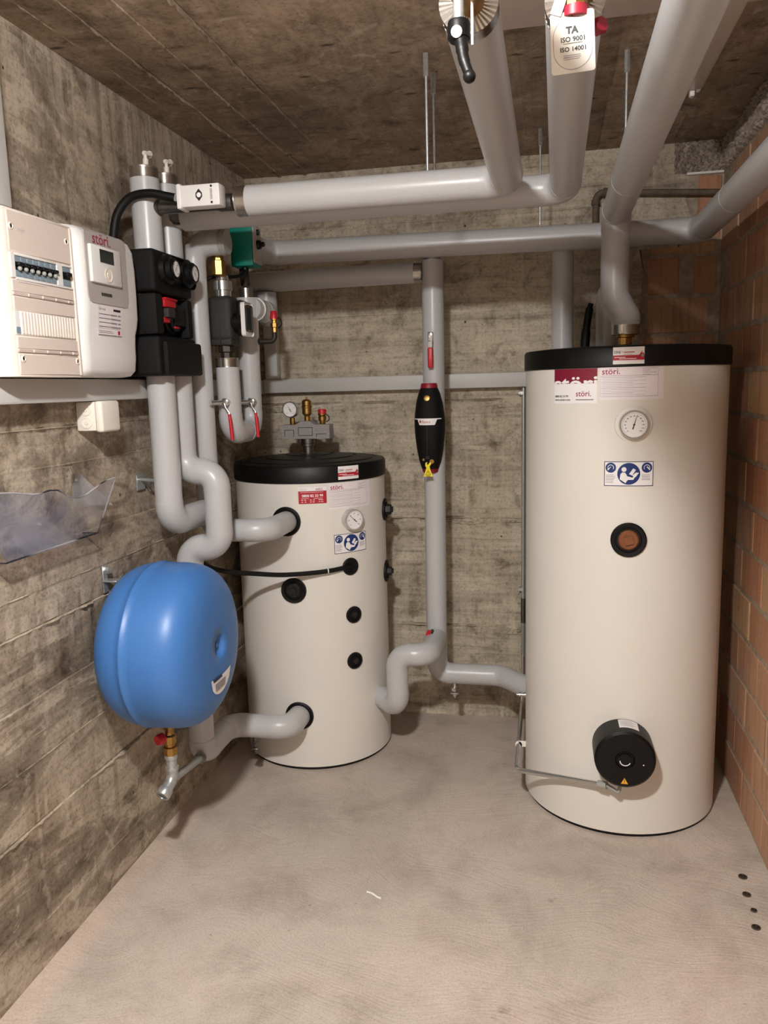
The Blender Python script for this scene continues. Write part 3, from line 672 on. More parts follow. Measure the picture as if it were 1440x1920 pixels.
# U bend of the pump circuit
U1 = ipipe('insulated_pipe', 'grey U-bend pipe under the dark circulation pump', [(.190, -.76, 1.562), (.192, -.76, 1.335), (.196, -.57, 1.335), (.200, -.57, 1.815)], .0405, .058, start=True, core=False)
part(U1, 'end_sleeve', MB().lathe([(.026, 0), (.026, .034), (.024, .036)], (.200, -.57, 1.815), n=28), M_FOIL, label='narrow metal end sleeve')

# fittings on the pipe ends --------------------------------------------------
part(P3, 'brass_union', MB().lathe([(.018, 1.586), (.018, 1.598), (.022, 1.6), (.022, 1.622), (.016, 1.624), (.016, 1.64)], (1.540, -.574, 0), n=8).lathe([(.03, 1.624), (.03, 1.634)], (1.540, -.574, 0), n=28), M_BRASS, label='brass union into the tank lid')
part(A, 'branch_socket', MB().lathe([(.024, 0), (.024, .01), (.02, .012), (.02, .19), (.024, .2), (.024, .24)], (.145, -1.12, zt), (1, 0, 0), 24), M_STEEL, label='bare steel valve body')
part(B, 'branch_socket', MB().cyl((.14, -.985, zt), (.165, -.981, zt), .022, 20), M_STEEL, label='bare steel branch')
# foil discs at the ends facing the camera, with folds
for P_, cx_, y_ in ((P1, 1.1690, -2.1685), (P2, 1.3190, -2.1385)):
    mb = MB(); vs = [(cx_, y_-.003, zt)]; n = 72
    for i in range(n):
        a = 2*PI*i/n; rr = .0430; vs.append((cx_+rr*math.cos(a), y_-(.0010 if i % 2 else 0), zt+rr*math.sin(a)))
    mb.add(vs, [(0, 1+i, 1+(i+1) % n) for i in range(n)]); part(P_, 'foil_disc', mb, M_FOIL, label='folded aluminium end disc', smooth=0)
t = thing('ball_valve', 'brass valve with long black lever on the folded foil pipe end', 'valve', (1.172, -2.25, zt))
part(t, 'valve_body', MB().lathe([(.02, 0), (.02, .04), (.027, .045), (.027, .10), (.02, .105), (.02, .9)], (1.172, -2.166, zt), (0, -1, 0), 20), M_BRASS)
part(t, 'stem', MB().cyl((1.163, -2.25, zt), (1.163, -2.25, 1.955), .0075, 14), M_GALV)
part(t, 'lever', MB().lathe([(.014, 1.966), (.0155, 1.962), (.0155, 1.944), (.012, 1.94)], (1.163, -2.25, 0), n=20).tube(spline([(1.163, -2.25, 1.952), (1.167, -2.256, 1.935), (1.170, -2.26, 1.915), (1.177, -2.264, 1.894)]), [.0095]*8+[.009]*5+[.0078]*6+[.007]*6, 14).sphere((1.178, -2.265, 1.890), .0088, 8), M_BLACK, label='black lever handle')
part(t, 'screw_cap', MB().cyl((1.162, -2.262, 1.948), (1.1615, -2.267, 1.947), .0075, 14), M_WHITE)
part(t, 'locking_strip', MB().box(1.1795, 1.1825, -2.2505, -2.2495, 1.935, 2.01), M_GALV)
t = thing('balancing_valve', 'brass valve with dark red cap on the right foil pipe end', 'valve', (1.322, -2.22, zt))
part(t, 'valve_body', MB().lathe([(.02, 0), (.02, .03), (.028, .035), (.028, .09), (.02, .095), (.02, .9)], (1.322, -2.136, zt), (0, -1, 0), 8).cyl((1.318, -2.19, zt), (1.318, -2.19, 1.985), .016, 8), M_BRASS)
part(t, 'red_collar', MB().cyl((1.318, -2.19, 1.990), (1.318, -2.19, 1.977), .019, 16), M_DKRED)
part(t, 'red_cap', MB().lathe([(.004, 0), (.012, .002), (.012, .012), (.009, .016)], (1.348, -2.15, 1.978), (.5, -.8, -.1), 8), M_DKRED)
part(t, 'white_strap', MB().box(1.288, 1.303, -2.203, -2.202, 1.978, 2.005, rot=Matrix.Rotation(.35, 3, 'Y')), I_WHITE)
t = thing('certificate_tag', 'white card tag with round stamp hanging on the right pipe end', 'tag', (1.315, -2.2, 1.94))
def rrect(w, h, r, n=5):
    o = []
    for cx_, cy_, a0 in ((w/2-r, h/2-r, 0), (-w/2+r, h/2-r, PI/2), (-w/2+r, -h/2+r, PI), (w/2-r, -h/2+r, 1.5*PI)):
        o += [(cx_+r*math.cos(a0+PI/2*i/n), cy_+r*math.sin(a0+PI/2*i/n)) for i in range(n+1)]
    return o
uT = Vector((1, 0, .04)).normalized(); vT = Vector((-.04, 0, 1)).normalized()
cd = part(t, 'card', MB().prism(rrect(.059, .079, .004), (1.3145, -2.2, 1.943), uT, vT, .0006), M_CARD, smooth=0)
p = Print(flatmap((1.3145, -2.2006, 1.943), uT, vT))
for a0, a1, cyo in ((0, PI, .007), (PI, 2*PI, -.009)): p.ring(0, cyo, .0265, .0009, I_GREY, .0004, 30, a0, a1)
p.rect(-.0265, -.009, -.0256, .007, I_GREY, .0004); p.rect(.0256, -.009, .0265, .007, I_GREY, .0004)
p.text('TA', 0, .0115, .0125, I_BLACK, .0006, .05, 'c'); p.text('ISO 9001', 0, .001, .0090, I_BLACK, .0006, .02, 'c'); p.rect(-.013, -.0015, .013, -.0009, I_BLACK, .0005)
p.text('ISO 14001', 0, -.0115, .0084, I_BLACK, .0006, .02, 'c'); p.lines(-.013, .013, [-.017, -.0195, -.022], I_GREY, .0009, .0005, .2); p.disc(0, .0345, .0016, I_BLACK, .0005, 10)
p.put(cd, 'stamp_print')
part(t, 'string', MB().tube([(1.313, -2.201, 1.978), (1.316, -2.196, 1.985), (1.318, -2.2, 1.992)], .0007, 6), M_DARKSTEEL)

# unseen jackets added beyond both valves, over the camera's head, to shade the tag
for P_, x_, y_ in ((P1, 1.169, -2.42), (P2, 1.319, -2.39)):
    part(P_, 'straight_jacket', MB().cyl((x_, y_, zt), (x_, YB, zt), .0425, 32), M_PVC)
# hanging rods
def rod(x, y, zb, lab):
    t = thing('threaded_rod', lab, 'rod', (x, y, H), 'ceiling rods carrying the pipes')
    part(t, 'rod', MB().cyl((x, y, zb), (x, y, H-.05), .0042, 10), M_GALV)
    part(t, 'coupling_sleeve', MB().lathe([(.0078, 0), (.0078, .062)], (x, y, H-.058), n=6), M_GALV)
rod(.952, -1.085, 2.06, 'zinc rod nearest the front of the two close together on the ceiling')
rod(.953, -.945, 2.06, 'zinc rod just behind its twin near the ceiling middle')
rod(1.255, -.33, 2.05, 'short zinc rod down to the thin back wall pipe')
rod(1.495, -.96, 2.06, 'zinc rod beside the thick overhead pipe on the right')

# ---------------------------------------------------------------- left wall: ducts, cabinets
solo('cable_duct', MB().box(0.002, .062, -2.6, -.002, 1.464, 1.5235, .003, 2).box(.0615, .0625, -2.6, -.002, 1.468, 1.469), M_DUCT, 'grey cable duct along the left wall under the cabinets', 'cable duct', (0.03, -1.2, 1.49), 'grey cable ducts')
solo('cable_duct', MB().box(.063, 1.3, -.055, -.003, 1.466, 1.526, .003, 2), M_DUCT, 'grey cable duct running level across the back wall', 'cable duct', (.65, -.03, 1.49), 'grey cable ducts')
solo('cable_duct', MB().box(.072, .128, -.052, -.003, 1.5265, 1.90, .003, 2), M_DUCT, 'short upright grey cable duct on the back wall behind the pump pipes', 'cable duct', (.1, -.03, 1.7), 'grey cable ducts')
solo('cable_duct', MB().box(.003, .06, -1.76, -1.681, 1.9155, H-.004, .003, 2), M_DUCT, 'upright grey cable duct from the fuse box to the ceiling', 'cable duct', (.03, -1.72, 2.1), 'grey cable ducts')

t = thing('fuse_box', 'cream wall fuse box with breaker windows', 'fuse box', (.0, -1.68, 1.526))
poly = [(0.003, -1.865), (.105, -1.822), (.118, -1.806), (.12, -1.796), (.12, -1.552), (.118, -1.5465), (0.003, -1.5465)]
part(t, 'housing', MB().prism([(b, a) for a, b in poly], (0, 0, 1.526), (0, 1, 0), (1, 0, 0), -.367) if False else MB().add([(a, b, 1.526) for a, b in poly]+[(a, b, 1.893) for a, b in poly], [tuple(range(7))[::-1], tuple(range(7, 14))]+[(i, (i+1) % 7, (i+1) % 7+7, i+7) for i in range(7)]), M_CREAM, smooth=30)
fx = .12
def fm(y, z, x=fx): return flatmap((x, y, z), (0, 1, 0), (0, 0, 1))
part(t, 'front_panel', MB().box(fx-.002, fx+.0025, -1.794, -1.556, 1.80, 1.889, .002, 1).box(fx-.002, fx+.0025, -1.795, -1.560, 1.530, 1.577, .002, 1).box(fx-.002, fx+.0025, -1.796, -1.560, 1.672, 1.704, .002, 1), M_CREAMD)
part(t, 'frame_rim', MB().box(fx-.002, fx+.005, -1.5605, -1.553, 1.53, 1.889, .002, 1), M_CREAM)
wf = part(t, 'breaker_window', MB().box(fx-.002, fx+.004, -1.796, -1.781, 1.743, 1.797, .001, 1).box(fx-.002, fx+.004, -1.624, -1.602, 1.743, 1.797, .001, 1).box(fx-.002, fx+.004, -1.781, -1.624, 1.7925, 1.797, .001, 1).box(fx-.002, fx+.004, -1.781, -1.562, 1.740, 1.7455, .001, 1).box(fx-.002, fx+.004, -1.602, -1.562, 1.7925, 1.797, .001, 1), M_WHITE)
for i in range(7):
    y0 = -1.780+i*.0222
    b = part(t, 'breaker', MB().box(fx-.004, fx+.002, y0, y0+.0214, 1.779, 1.7915, .001, 1).box(fx-.004, fx+.002, y0, y0+.0214, 1.747, 1.761, .001, 1), M_BLUEGREY)
    part(b, 'toggle', MB().box(fx-.006, fx+.001, y0, y0+.0214, 1.761, 1.779).box(fx, fx+.0125, y0+.003, y0+.0185, 1.770, 1.778, .002, 1), M_BLACK)
    part(b, 'toggle_tip', MB().sphere((fx+.006, y0+.011, 1.7645), .0052, 8), M_GREYCAP)
b = part(t, 'breaker', MB().box(fx-.004, fx+.002, -1.600, -1.566, 1.78, 1.7915, .001, 1).box(fx-.004, fx+.002, -1.600, -1.566, 1.747, 1.762, .001, 1), M_BLUEGREY, label='wider breaker at the end of the row')
part(b, 'toggle', MB().box(fx-.006, fx+.001, -1.600, -1.566, 1.762, 1.78).box(fx, fx+.013, -1.594, -1.574, 1.768, 1.779, .002, 1), M_BLACK)
p = Print(fm(0, 0, fx+.0025))
def strip(z0, z1):
    part(t, 'label_strip', MB().box(fx-.002, fx+.003, -1.796, -1.562, z0, z1, .001, 1), M_CREAMD)
    mb = MB().box(fx, fx+.0042, -1.796, -1.562, z0-.0085, z0-.001, .001, 1)
    part(t, 'strip_ledge', mb, M_LEDGE)
    for k in range(4): part(t, 'clip', MB().prism([(0, 0), (.008, .0035), (0, .007)], (fx+.0042, -1.745+.052*k, z0-.0083), (0, 1, 0), (0, 0, 1), .0015), M_CREAM)
strip(1.714, 1.739); strip(1.589, 1.615)
bl = part(t, 'blanking_cover', MB().box(fx-.002, fx+.002, -1.779, -1.566, 1.619, 1.671, .001, 1), M_WHITE)
for k in range(19):
    y0 = -1.777+k*.0111; part(bl, 'rib', MB().box(fx+.001, fx+.0045, y0, y0+.0082, 1.6205, 1.6695, .001, 1), M_CREAM)
part(t, 'breaker', MB().box(fx-.004, fx+.002, -1.797, -1.7805, 1.619, 1.671, .001, 1), M_WHITE)
part(t, 'breaker_window', MB().box(fx, fx+.003, -1.7965, -1.781, 1.621, 1.636, .001, 1), M_BLUEGREY)
for y, z in ((-1.783, 1.854), (-1.574, 1.854), (-1.782, 1.566), (-1.568, 1.565)):
    part(t, 'screw', MB().lathe([(.0085, 0), (.0085, .002), (.0055, .0035), (.005, .001), (0, .001)], (fx+.0015, y, z), (1, 0, 0), 20), M_CREAM)
p.text('hager', -1.760, 1.847, .0125, I_LGREY, .0004); p.lines(-1.775, -1.60, [1.7345], I_LGREY, .0012, .001, .5); p.put(t, 'lettering')

# heat pump controller
t = thing('heating_controller', 'rounded white heating controller with grey panel and small screen', 'controller', (.0, -1.40, 1.526)); HC = t
mb = MB(); prof = []
zs = [1.527, 1.530, 1.545, 1.58, 1.62, 1.645, 1.665, 1.69, 1.75, 1.82, 1.87, 1.893, 1.905, 1.911]
xf = [.100, .118, .129, .131, .131, .132, .136, .139, .140, .140, .138, .129, .112, .085]
ye = [-1.292, -1.283, -1.274, -1.269, -1.267, -1.265, -1.261, -1.258, -1.258, -1.258, -1.262, -1.268, -1.280, -1.300]
ys = [-1.535, -1.540, -1.543, -1.5445, -1.5445, -1.5445, -1.5445, -1.5445, -1.5445, -1.5445, -1.5445, -1.541, -1.535, -1.525]
n = 0; vs = []; rings = []
for z, X, y1, y0 in zip(zs, xf, ye, ys):
    r = min(.028, X*.4); ring = [(0.003, y0), (X-r, y0)] + [(X-r+r*math.sin(a), y0+r-r*math.cos(a)) for a in (PI/8, PI/4, 3*PI/8)] + [(X, y0+r), (X, y1-r*.8)] + [(X-r+r*math.cos(a), y1-r*.8+r*.8*math.sin(a)) for a in (PI/8, PI/4, 3*PI/8)] + [(X-r, y1), (.003, y1)]
    rings.append([(a, b, z) for a, b in ring])
k = len(rings[0])
for R_ in rings: vs += R_
fs = [(j*k+i, j*k+(i+1) % k, (j+1)*k+(i+1) % k, (j+1)*k+i) for j in range(len(rings)-1) for i in range(k)] + [tuple(range(k))[::-1], tuple((len(rings)-1)*k+i for i in range(k))]
part(t, 'housing', mb.add(vs, fs), M_WHITE, smooth=50)
gp = [(-.1, -.085), (-.092, -.09), (.092, -.09), (.1, -.085), (.102, .092), (-.102, .092)]
gpan = part(t, 'grey_panel', MB().prism([(-.1, .085), (-.1, -.075), (-.095, -.086), (-.083, -.091), (.083, -.091), (.095, -.086), (.1, -.075), (.1, .085)], (.1385, -1.424, 1.806), (0, 1, 0), (0, 0, 1), .0035)
     .add([(.1420, -1.524, 1.8905), (.1420, -1.324, 1.8905), (.1325, -1.328, 1.8995), (.1325, -1.520, 1.8995)], [(0, 1, 2, 3)]), M_GREYP, smooth=30)
un = part(t, 'display_unit', MB().box(.140, .151, -1.512, -1.368, 1.766, 1.860, .003, 2), M_WHITE)
part(un, 'screen', MB().box(.1505, .1517, -1.472, -1.405, 1.819, 1.852), M_LCD)
part(un, 'dial_ring', MB().lathe([(.017, 0), (.0185, .0015), (.0165, .002), (.0155, .0008), (.008, .0008), (.007, .002), (0, .0022)], (.151, -1.437, 1.789), (1, 0, 0), 32), M_CREAM)
p = Print(fm(0, 0, .1425)); p.text('störi.', -1.490, 1.8655, .040, I_LOGO, .0006, .004, sx=1.06)
for i in range(9): p.rect(-1.464+i*.0058, 1.736, -1.464+i*.0058+.0045, 1.744, I_BLACK, .0006)
p.put(t, 'lettering')
fn = flatmap((.1375, -1.425, 1.675), (0, 1, 0), Vector((-.075, 0, 1)).normalized() if False else (0.06, 0, .998))
o, p = sticker(t, fn, .118, .075, I_PINK, 'service_label', 'printed white service sticker')
p.text('Service', -.054, .025, .011, I_GREY); p.rect(.018, .025, .054, .031, I_BLACK, .0012)
for i in range(4):
    p.lines(-.054, .005, [.014-.0105*i], I_BLACK, .0013, rag=.1); p.rect(.004, .0125-.0105*i, .035+.004*(i % 2), .0165-.0105*i, I_GREY, .0013); p.rect(.04, .0125-.0105*i, .054, .0165-.0105*i, I_GREY, .0013)
p.rect(-.054, -.022, .054, -.0212, I_GREY); p.lines(-.054, .02, [-.029, -.033], I_GREY, .0011); p.rect(.039, -.035, .05, -.025, I_RED, .0012); p.put(o, 'label_print')

# junction box
t = thing('junction_box', 'ivory square junction box just under the left wall cable duct', 'junction box', (.0, -1.37, 1.42))
part(t, 'box', MB().box(.002, .062, -1.4085, -1.322, 1.381, 1.4625, .006, 2), M_JBOX)
part(t, 'cover', MB().box(.0615, .085, -1.414, -1.3165, 1.3775, 1.4635, .008, 3), M_JBOX)
for z in (1.405, 1.440): part(t, 'knockout', MB().lathe([(.017, 0), (.0165, .003), (.012, .0035), (.0115, .002), (.006, .002), (.0055, .004), (0, .004)], (.034, -1.408, z), (0, -1, 0), 24), M_JBOX)

# ---------------------------------------------------------------- pump group
t = thing('pump_group', 'black foam pump station with two dial gauges on the left wall', 'pump', (.1, -1.08, 1.53))
part(t, 'upper_shell', MB().box(.025, .168, -1.2145, -.962, 1.7735, 1.896, .012, 3), M_EPP)
part(t, 'middle_shell', MB().box(.025, .122, -1.2145, -.958, 1.651, 1.771, .006, 2).box(.025, .168, -1.2145, -1.166, 1.651, 1.771, .010, 2).box(.025, .160, -.985, -.952, 1.651, 1.771, .006, 2), M_EPP)
part(t, 'lower_shell', MB().box(.025, .168, -1.2145, -.958, 1.5315, 1.6485, .010, 3).box(.03, .182, -1.187, -.945, 1.5325, 1.634, .008, 2), M_EPP)
part(t, 'gauge_bridge', MB().box(.150, .176, -1.178, -.952, 1.80, 1.885, .03, 4), M_BLACK)
for y, z, nd in ((-1.140, 1.843, 60), (-1.010, 1.846, 120)):
    part(t, 'gauge_grip', MB().lathe([(.045, 0), (.043, .014), (.034, .016), (.033, .030), (.028, .032)], (.168, y, z), (1, 0, 0), 28), M_BLACK)
    dial(t, (.198, y, z), (1, 0, 0), .0275, .007, 'gauge', nd, ['0', '40', '80', '120'], M_BLACK)
pm = part(t, 'pump_motor', MB().lathe([(.05, 0), (.05, .02), (.044, .024), (.044, .034)], (.118, -1.06, 1.712), (1, 0, 0), 36).box(.14, .158, -1.072, -1.0, 1.685, 1.75, .006, 2), M_BLACK, label='black pump head')
part(pm, 'red_terminal_block', MB().box(.12, .165, -1.155, -1.078, 1.735, 1.757, .003, 1).box(.12, .150, -1.160, -1.13, 1.690, 1.737, .003, 1).box(.12, .158, -1.13, -1.05, 1.757, 1.766, .003, 1).box(.12, .158, -1.150, -1.11, 1.69, 1.706, .002, 1).box(.12, .156, -1.075, -1.045, 1.676, 1.683, .002, 1), M_RED, label='red terminal block')
part(pm, 'cable_plug', MB().box(.13, .172, -1.145, -1.098, 1.704, 1.733, .005, 2), M_DKGREY)

# expansion vessel
vc = Vector((0, -1.325, .748)); Rv = .241; pr_ = []; X0, X1, ne = .03, .350, 2.9
for i in range(41):
    th = PI*(i/40)-PI/2; cs, sn = math.cos(th), math.sin(th)
    ne = 3.9 if i > 20 else 3.1
    r = Rv*abs(cs)**(2/ne); x = (X0+X1)/2 + (X1-X0)/2*math.copysign(abs(sn)**(2/ne), sn)
    pr_.append((r, x))
front = [p for p in pr_ if p[0] > .038]
prof = front + [(.036, X1+.0003), (.033, X1-.004), (.029, X1-.012), (.010, X1-.0155), (.009, X1-.009), (0, X1-.007)]
prof2 = []
for (r, x) in prof:
    prof2.append((r, x))
k = min(range(len(front)), key=lambda i: abs(front[i][1]-.165) if front[i][0] > .2 else 9)
prof2[k:k+1] = [(prof[k][0]-.0002, .160), (prof[k][0]+.0035, .1625), (prof[k][0]+.0035, .1665), (prof[k][0]-.0002, .169)]
t = thing('expansion_vessel', 'round blue expansion vessel mounted on the left wall', 'expansion vessel', (0, -1.325, .748))
part(t, 'shell', MB().lathe(prof2, vc, (1, 0, 0), 96, caps=(True, False)), M_BLUE, smooth=60)
# sticker low on the front face
fn = flatmap((X1+.0006, -1.332, .633), (0, 1, 0), (0, 0, 1))
ne = 3.9
def vface(u, v, w):
    y = -1.325+.0+u; z = .748+v; rr = math.hypot(u, v); q = max(0., 1-(rr/Rv)**ne)
    return ((X0+X1)/2+(X1-X0)/2*q**(1/ne)+w, y, z)
ps = Print(vface)
pts = [(-.075, -.112), (-.055, -.135), (-.02, -.145), (.03, -.143), (.06, -.128), (.075, -.105), (.07, -.098), (.05, -.105), (.0, -.112), (-.045, -.108), (-.065, -.102)]
grid = [(-.07+.14*i/14, -.078-.012*math.cos((i/14-.5)*2)) for i in range(15)]; low = [(-.07+.14*i/14, -.088-.056*math.sqrt(max(0, 1-((i/14-.5)*2)**2))) for i in range(15)]
ps.tri(grid+low, [(i, i+1, i+16, i+15) for i in range(14)], I_WHITE, .0012)
ps.tri([(-.06+.02*i, -.086) for i in range(4)]+[(-.055+.02*i, -.096) for i in range(4)], [(i, i+1, i+5, i+4) for i in range(3)], I_NAVY, .0018)
ps.tri([(-.045+.025*i, -.104) for i in range(4)]+[(-.04+.022*i, -.128) for i in range(4)], [(i, i+1, i+5, i+4) for i in range(3)], I_GREY, .0018)
ps.put(t, 'rating_sticker', 'white oval rating sticker')
part(t, 'wall_bracket', MB().box(.002, .006, -1.345, -1.322, .90, .982, .001, 1).box(.004, .05, -1.350, -1.320, .935, .94, .001, 1).cyl((.004, -1.330, .968), (.02, -1.330, .968), .011, 6), M_GALV, label='galvanised wall bracket with bolt')
t2 = thing('cap_valve', 'brass shut-off valve with red cap under the blue vessel', 'valve', (.17, -1.325, .45))
zb = .510
part(t2, 'valve_body', MB().lathe([(.017, zb), (.017, zb-.03), (.014, zb-.034), (.014, zb-.048), (.02, zb-.052), (.02, zb-.075), (.015, zb-.078), (.015, zb-.086), (.021, zb-.088), (.021, zb-.112), (.017, zb-.114)][::-1], (.170, -1.325, 0), n=8), M_BRASS)
part(t2, 'red_cap', MB().lathe([(.008, 0), (.017, .004), (.017, .02), (.014, .026)], (.160, -1.343, zb-.052), (-.35, -.9, 0), 16), M_RED)
t3 = thing('galvanised_pipe', 'galvanised pipe and elbow under the brass vessel valve', 'pipe', (.17, -1.325, .35))
part(t3, 'elbow_fitting', MB().lathe([(.018, .398), (.0195, .396), (.0195, .385), (.016, .383), (.016, .360), (.02, .358), (.02, .348)][::-1], (.17, -1.325, 0), n=24).tube(spline([(.17, -1.325, .352), (.17, -1.326, .33), (.168, -1.338, .312), (.163, -1.362, .297)], 6), .0175, 20).lathe([(.021, 0), (.022, .003), (.022, .024), (.02, .027), (.014, .027), (.013, .018), (0, .018)], (.1645, -1.356, .300), (-.18, -.85, -.5), 22), M_GALV)
part(t3, 'straight_pipe', MB().cyl((.166, -1.325, .312), (.122, -1.012, .235), .0125, 20), M_GALV)
part(t3, 'rubber_ring', MB().lathe([(.021, 0), (.021, .004), (.0145, .005)], (.1255, -1.037, .2412), (.14, -.95, .23), 20), M_STEEL)

# acrylic leaflet holder
t = thing('leaflet_holder', 'clear acrylic leaflet holder on the left wall above the blue vessel', 'holder', (.05, -1.62, 1.15))
top = [(-2.02, 1.284), (-1.95, 1.279), (-1.90, 1.274), (-1.86, 1.268), (-1.826, 1.262), (-1.80, 1.257), (-1.768, 1.255), (-1.735, 1.258), (-1.70, 1.254), (-1.675, 1.245), (-1.65, 1.233), (-1.62, 1.224), (-1.59, 1.220), (-1.56, 1.223), (-1.53, 1.234), (-1.50, 1.246), (-1.475, 1.251), (-1.45, 1.253), (-1.434, 1.253)]
vs = []; nT = len(top); fs = []
def xz(z): return .05+.07*(z-1.10)/.152
for off in (0, .0028):
    for y, z in top: vs.append((xz(z)+off, y, z))
    for i, (y, z) in enumerate(top):
        yb = -1.815+(.388)*max(0., (y+1.815)/(.381)) if y > -1.815 else -1.815; vs.append((.05+off, yb, 1.10))
for i in range(nT-1):
    fs += [(i, i+1, nT+i+1, nT+i), (2*nT+i, 2*nT+i+1, 3*nT+i+1, 3*nT+i), (i, i+1, 2*nT+i+1, 2*nT+i), (nT+i, nT+i+1, 3*nT+i+1, 3*nT+i)]
fs += [(nT-1, 2*nT-1, 4*nT-1, 3*nT-1), (0, nT, 3*nT, 2*nT)]
part(t, 'front_pane', MB().add(vs, fs), M_ACRYL, smooth=0)
part(t, 'bottom_ledge', MB().box(.003, .053, -1.815, -1.427, 1.096, 1.100), M_ACRYL, smooth=0)
part(t, 'back_pane', MB().box(.003, .0055, -1.90, -1.40, 1.10, 1.175), M_ACRYL, smooth=0)
mbE = MB().tube([(xz(z)+.0015, y, z+.001) for y, z in top], .0020, 6).tube([(xz(1.253)+.0015, -1.434, 1.253), (.0515, -1.427, 1.099)], .0016, 6).tube([(.0515, -1.427, 1.099), (.0515, -1.815, 1.099)], .0022, 6).tube([(.005, -1.815, 1.098), (.0515, -1.815, 1.098)], .002, 6).tube([(.005, -1.427, 1.098), (.0515, -1.427, 1.098)], .002, 6)
part(t, 'rim', mbE, M_ACEDGE)
for y in (-1.437, -1.76):
    b = part(t, 'mounting_lug', MB().box(.003, .007, y-.022, y+.022, 1.17, 1.268, .001, 1), M_ACRYL, smooth=0)
    part(b, 'lug_screw', MB().lathe([(.005, 0), (.004, .003), (0, .0035)], (.007, y-.004, 1.250), (1, 0, 0), 12), M_CHROME)
    part(b, 'gusset', MB().add([(.006, y+.02, 1.262), (xz(1.2), y+.022, 1.175), (.006, y+.02, 1.175), (.006, y+.023, 1.262), (xz(1.2), y+.025, 1.175), (.006, y+.023, 1.175)], [(0, 1, 2), (3, 4, 5), (0, 1, 4, 3), (1, 2, 5, 4), (2, 0, 3, 5)]), M_ACRYL, smooth=0)

# valve actuator on the front overhead pipe, with its hose
t = thing('valve_actuator', 'white motor valve actuator clipped on the steel end of the front overhead pipe', 'actuator', (.31, -1.165, 2.035))
ac = part(t, 'housing', MB().box(.252, .372, -1.19, -1.142, 2.0035, 2.064, .005, 2), M_WHITE)
part(t, 'end_plate', MB().box(.242, .2565, -1.194, -1.138, 1.9995, 2.068, .004, 2), M_WHITE)
part(t, 'stem_bridge', MB().cyl((.31, -1.15, 2.02), (.31, -1.11, 2.02), .014, 16), M_STEEL)
p = Print(flatmap((.31, -1.1902, 2.034), (1, 0, 0), (0, 0, 1)))
p.poly([(0, .017), (.010, .005), (.010, -.005), (0, -.017), (-.010, -.005), (-.010, .005)], I_BLACK, .0004); p.disc(0, 0, .0068, I_WHITE, .0008, 16); p.disc(.038, .022, .0035, I_BLACK, .0004, 12); p.disc(.038, -.022, .0035, I_BLACK, .0004, 12)
p.lines(.034, .042, [-.014+.003*i for i in range(10)], I_GREY, .0018, .0004, .2); p.put(ac, 'marking')
part(t, 'cable_gland', MB().lathe([(.0115, 0), (.0115, .014), (.009, .018)], (.243, -1.168, 2.036), (-1, 0, 0), 6).cyl((.23, -1.168, 2.036), (.215, -1.168, 2.036), .010, 12), M_GREYCAP)
solo('black_hose', MB().tube(spline([(.035, -1.20, 1.80), (.035, -1.195, 1.90), (.038, -1.19, 1.95), (.052, -1.185, 2.003), (.092, -1.18, 2.044), (.15, -1.178, 2.052), (.20, -1.172, 2.042), (.226, -1.168, 2.036)], 8), .0125, 14), M_RUBBER, 'black flexible hose arching from the controller to the white actuator', 'hose', (.1, -1.18, 2.0))
# bracket bolt on wall behind the front pipe
solo('pipe_clip', MB().box(.002, .008, -1.11, -1.06, 1.175, 1.225, .001, 1).cyl((.004, -1.085, 1.208), (.085, -1.10, 1.205), .006, 10).prism([(0, 0), (.05, -.05), (.05, 0)], (.006, -1.08, 1.21), (0, 1, 0), (0, 0, 1), .004), M_GALV, 'small galvanised pipe clip on the left wall behind the grey pipe', 'clip', (.01, -1.085, 1.2))

# mixing circuit: pump, actuator, valves
t = thing('circulation_pump', 'dark grey circulation pump with black head above the U-bend', 'pump', (.19, -.76, 1.70))
part(t, 'lower_union', MB().lathe([(.022, 1.592), (.022, 1.612), (.03, 1.615), (.03, 1.638), (.024, 1.64)], (.190, -.76, 0), n=8), M_DARKSTEEL)
part(t, 'foam_shell', MB().box(.143, .232, -.805, -.715, 1.648, 1.803, .022, 4).box(.148, .226, -.80, -.72, 1.636, 1.66, .006, 2).box(.1855, .1885, -.8065, -.80, 1.645, 1.80), M_DKGREY)
part(t, 'upper_union', MB().lathe([(.028, 1.80), (.028, 1.82), (.034, 1.822), (.034, 1.852), (.024, 1.856), (.022, 1.87)], (.190, -.765, 0), n=24), M_CHROME)
hd = part(t, 'pump_head', MB().lathe([(.034, 0), (.034, .03), (.042, .032), (.042, .052)], (.222, -.765, 1.712), (1, 0, 0), 28).box(.245, .272, -.80, -.735, 1.665, 1.785, .01, 2), M_BLACK)
part(hd, 'bezel', MB().box(.270, .279, -.807, -.728, 1.664, 1.778, .012, 3), M_WHITE)
part(hd, 'display', MB().box(.277, .2805, -.797, -.737, 1.680, 1.768, .008, 2), M_DKGREY)
t = thing('brass_riser', 'brass fitting above the dark pump, half in shadow', 'fitting', (.19, -.765, 1.9))
part(t, 'nipple', MB().lathe([(.022, 1.868), (.026, 1.87), (.026, 1.915), (.02, 1.918), (.02, 1.95), (.03, 1.952), (.03, 1.985)], (.190, -.79, 0), n=8), M_BRASS)
t = thing('mixing_valve', 'iron mixing valve body behind the green actuator', 'valve', (.22, -.62, 1.98))
part(t, 'valve_body', MB().sphere((.21, -.62, 1.975), .034, 10).cyl((.20, -.57, 1.86), (.205, -.6, 1.96), .017, 14).cyl((.198, -.62, 1.99), (.198, -.53, 2.012), .03, 16), M_DARKSTEEL)
part(t, 'plastic_cap', MB().lathe([(.043, 0), (.043, .012), (.04, .014), (.04, .022)], (.222, -.83, 1.968), (1, 0, 0), 28), M_GREYCAP, label='grey ribbed plastic cap')
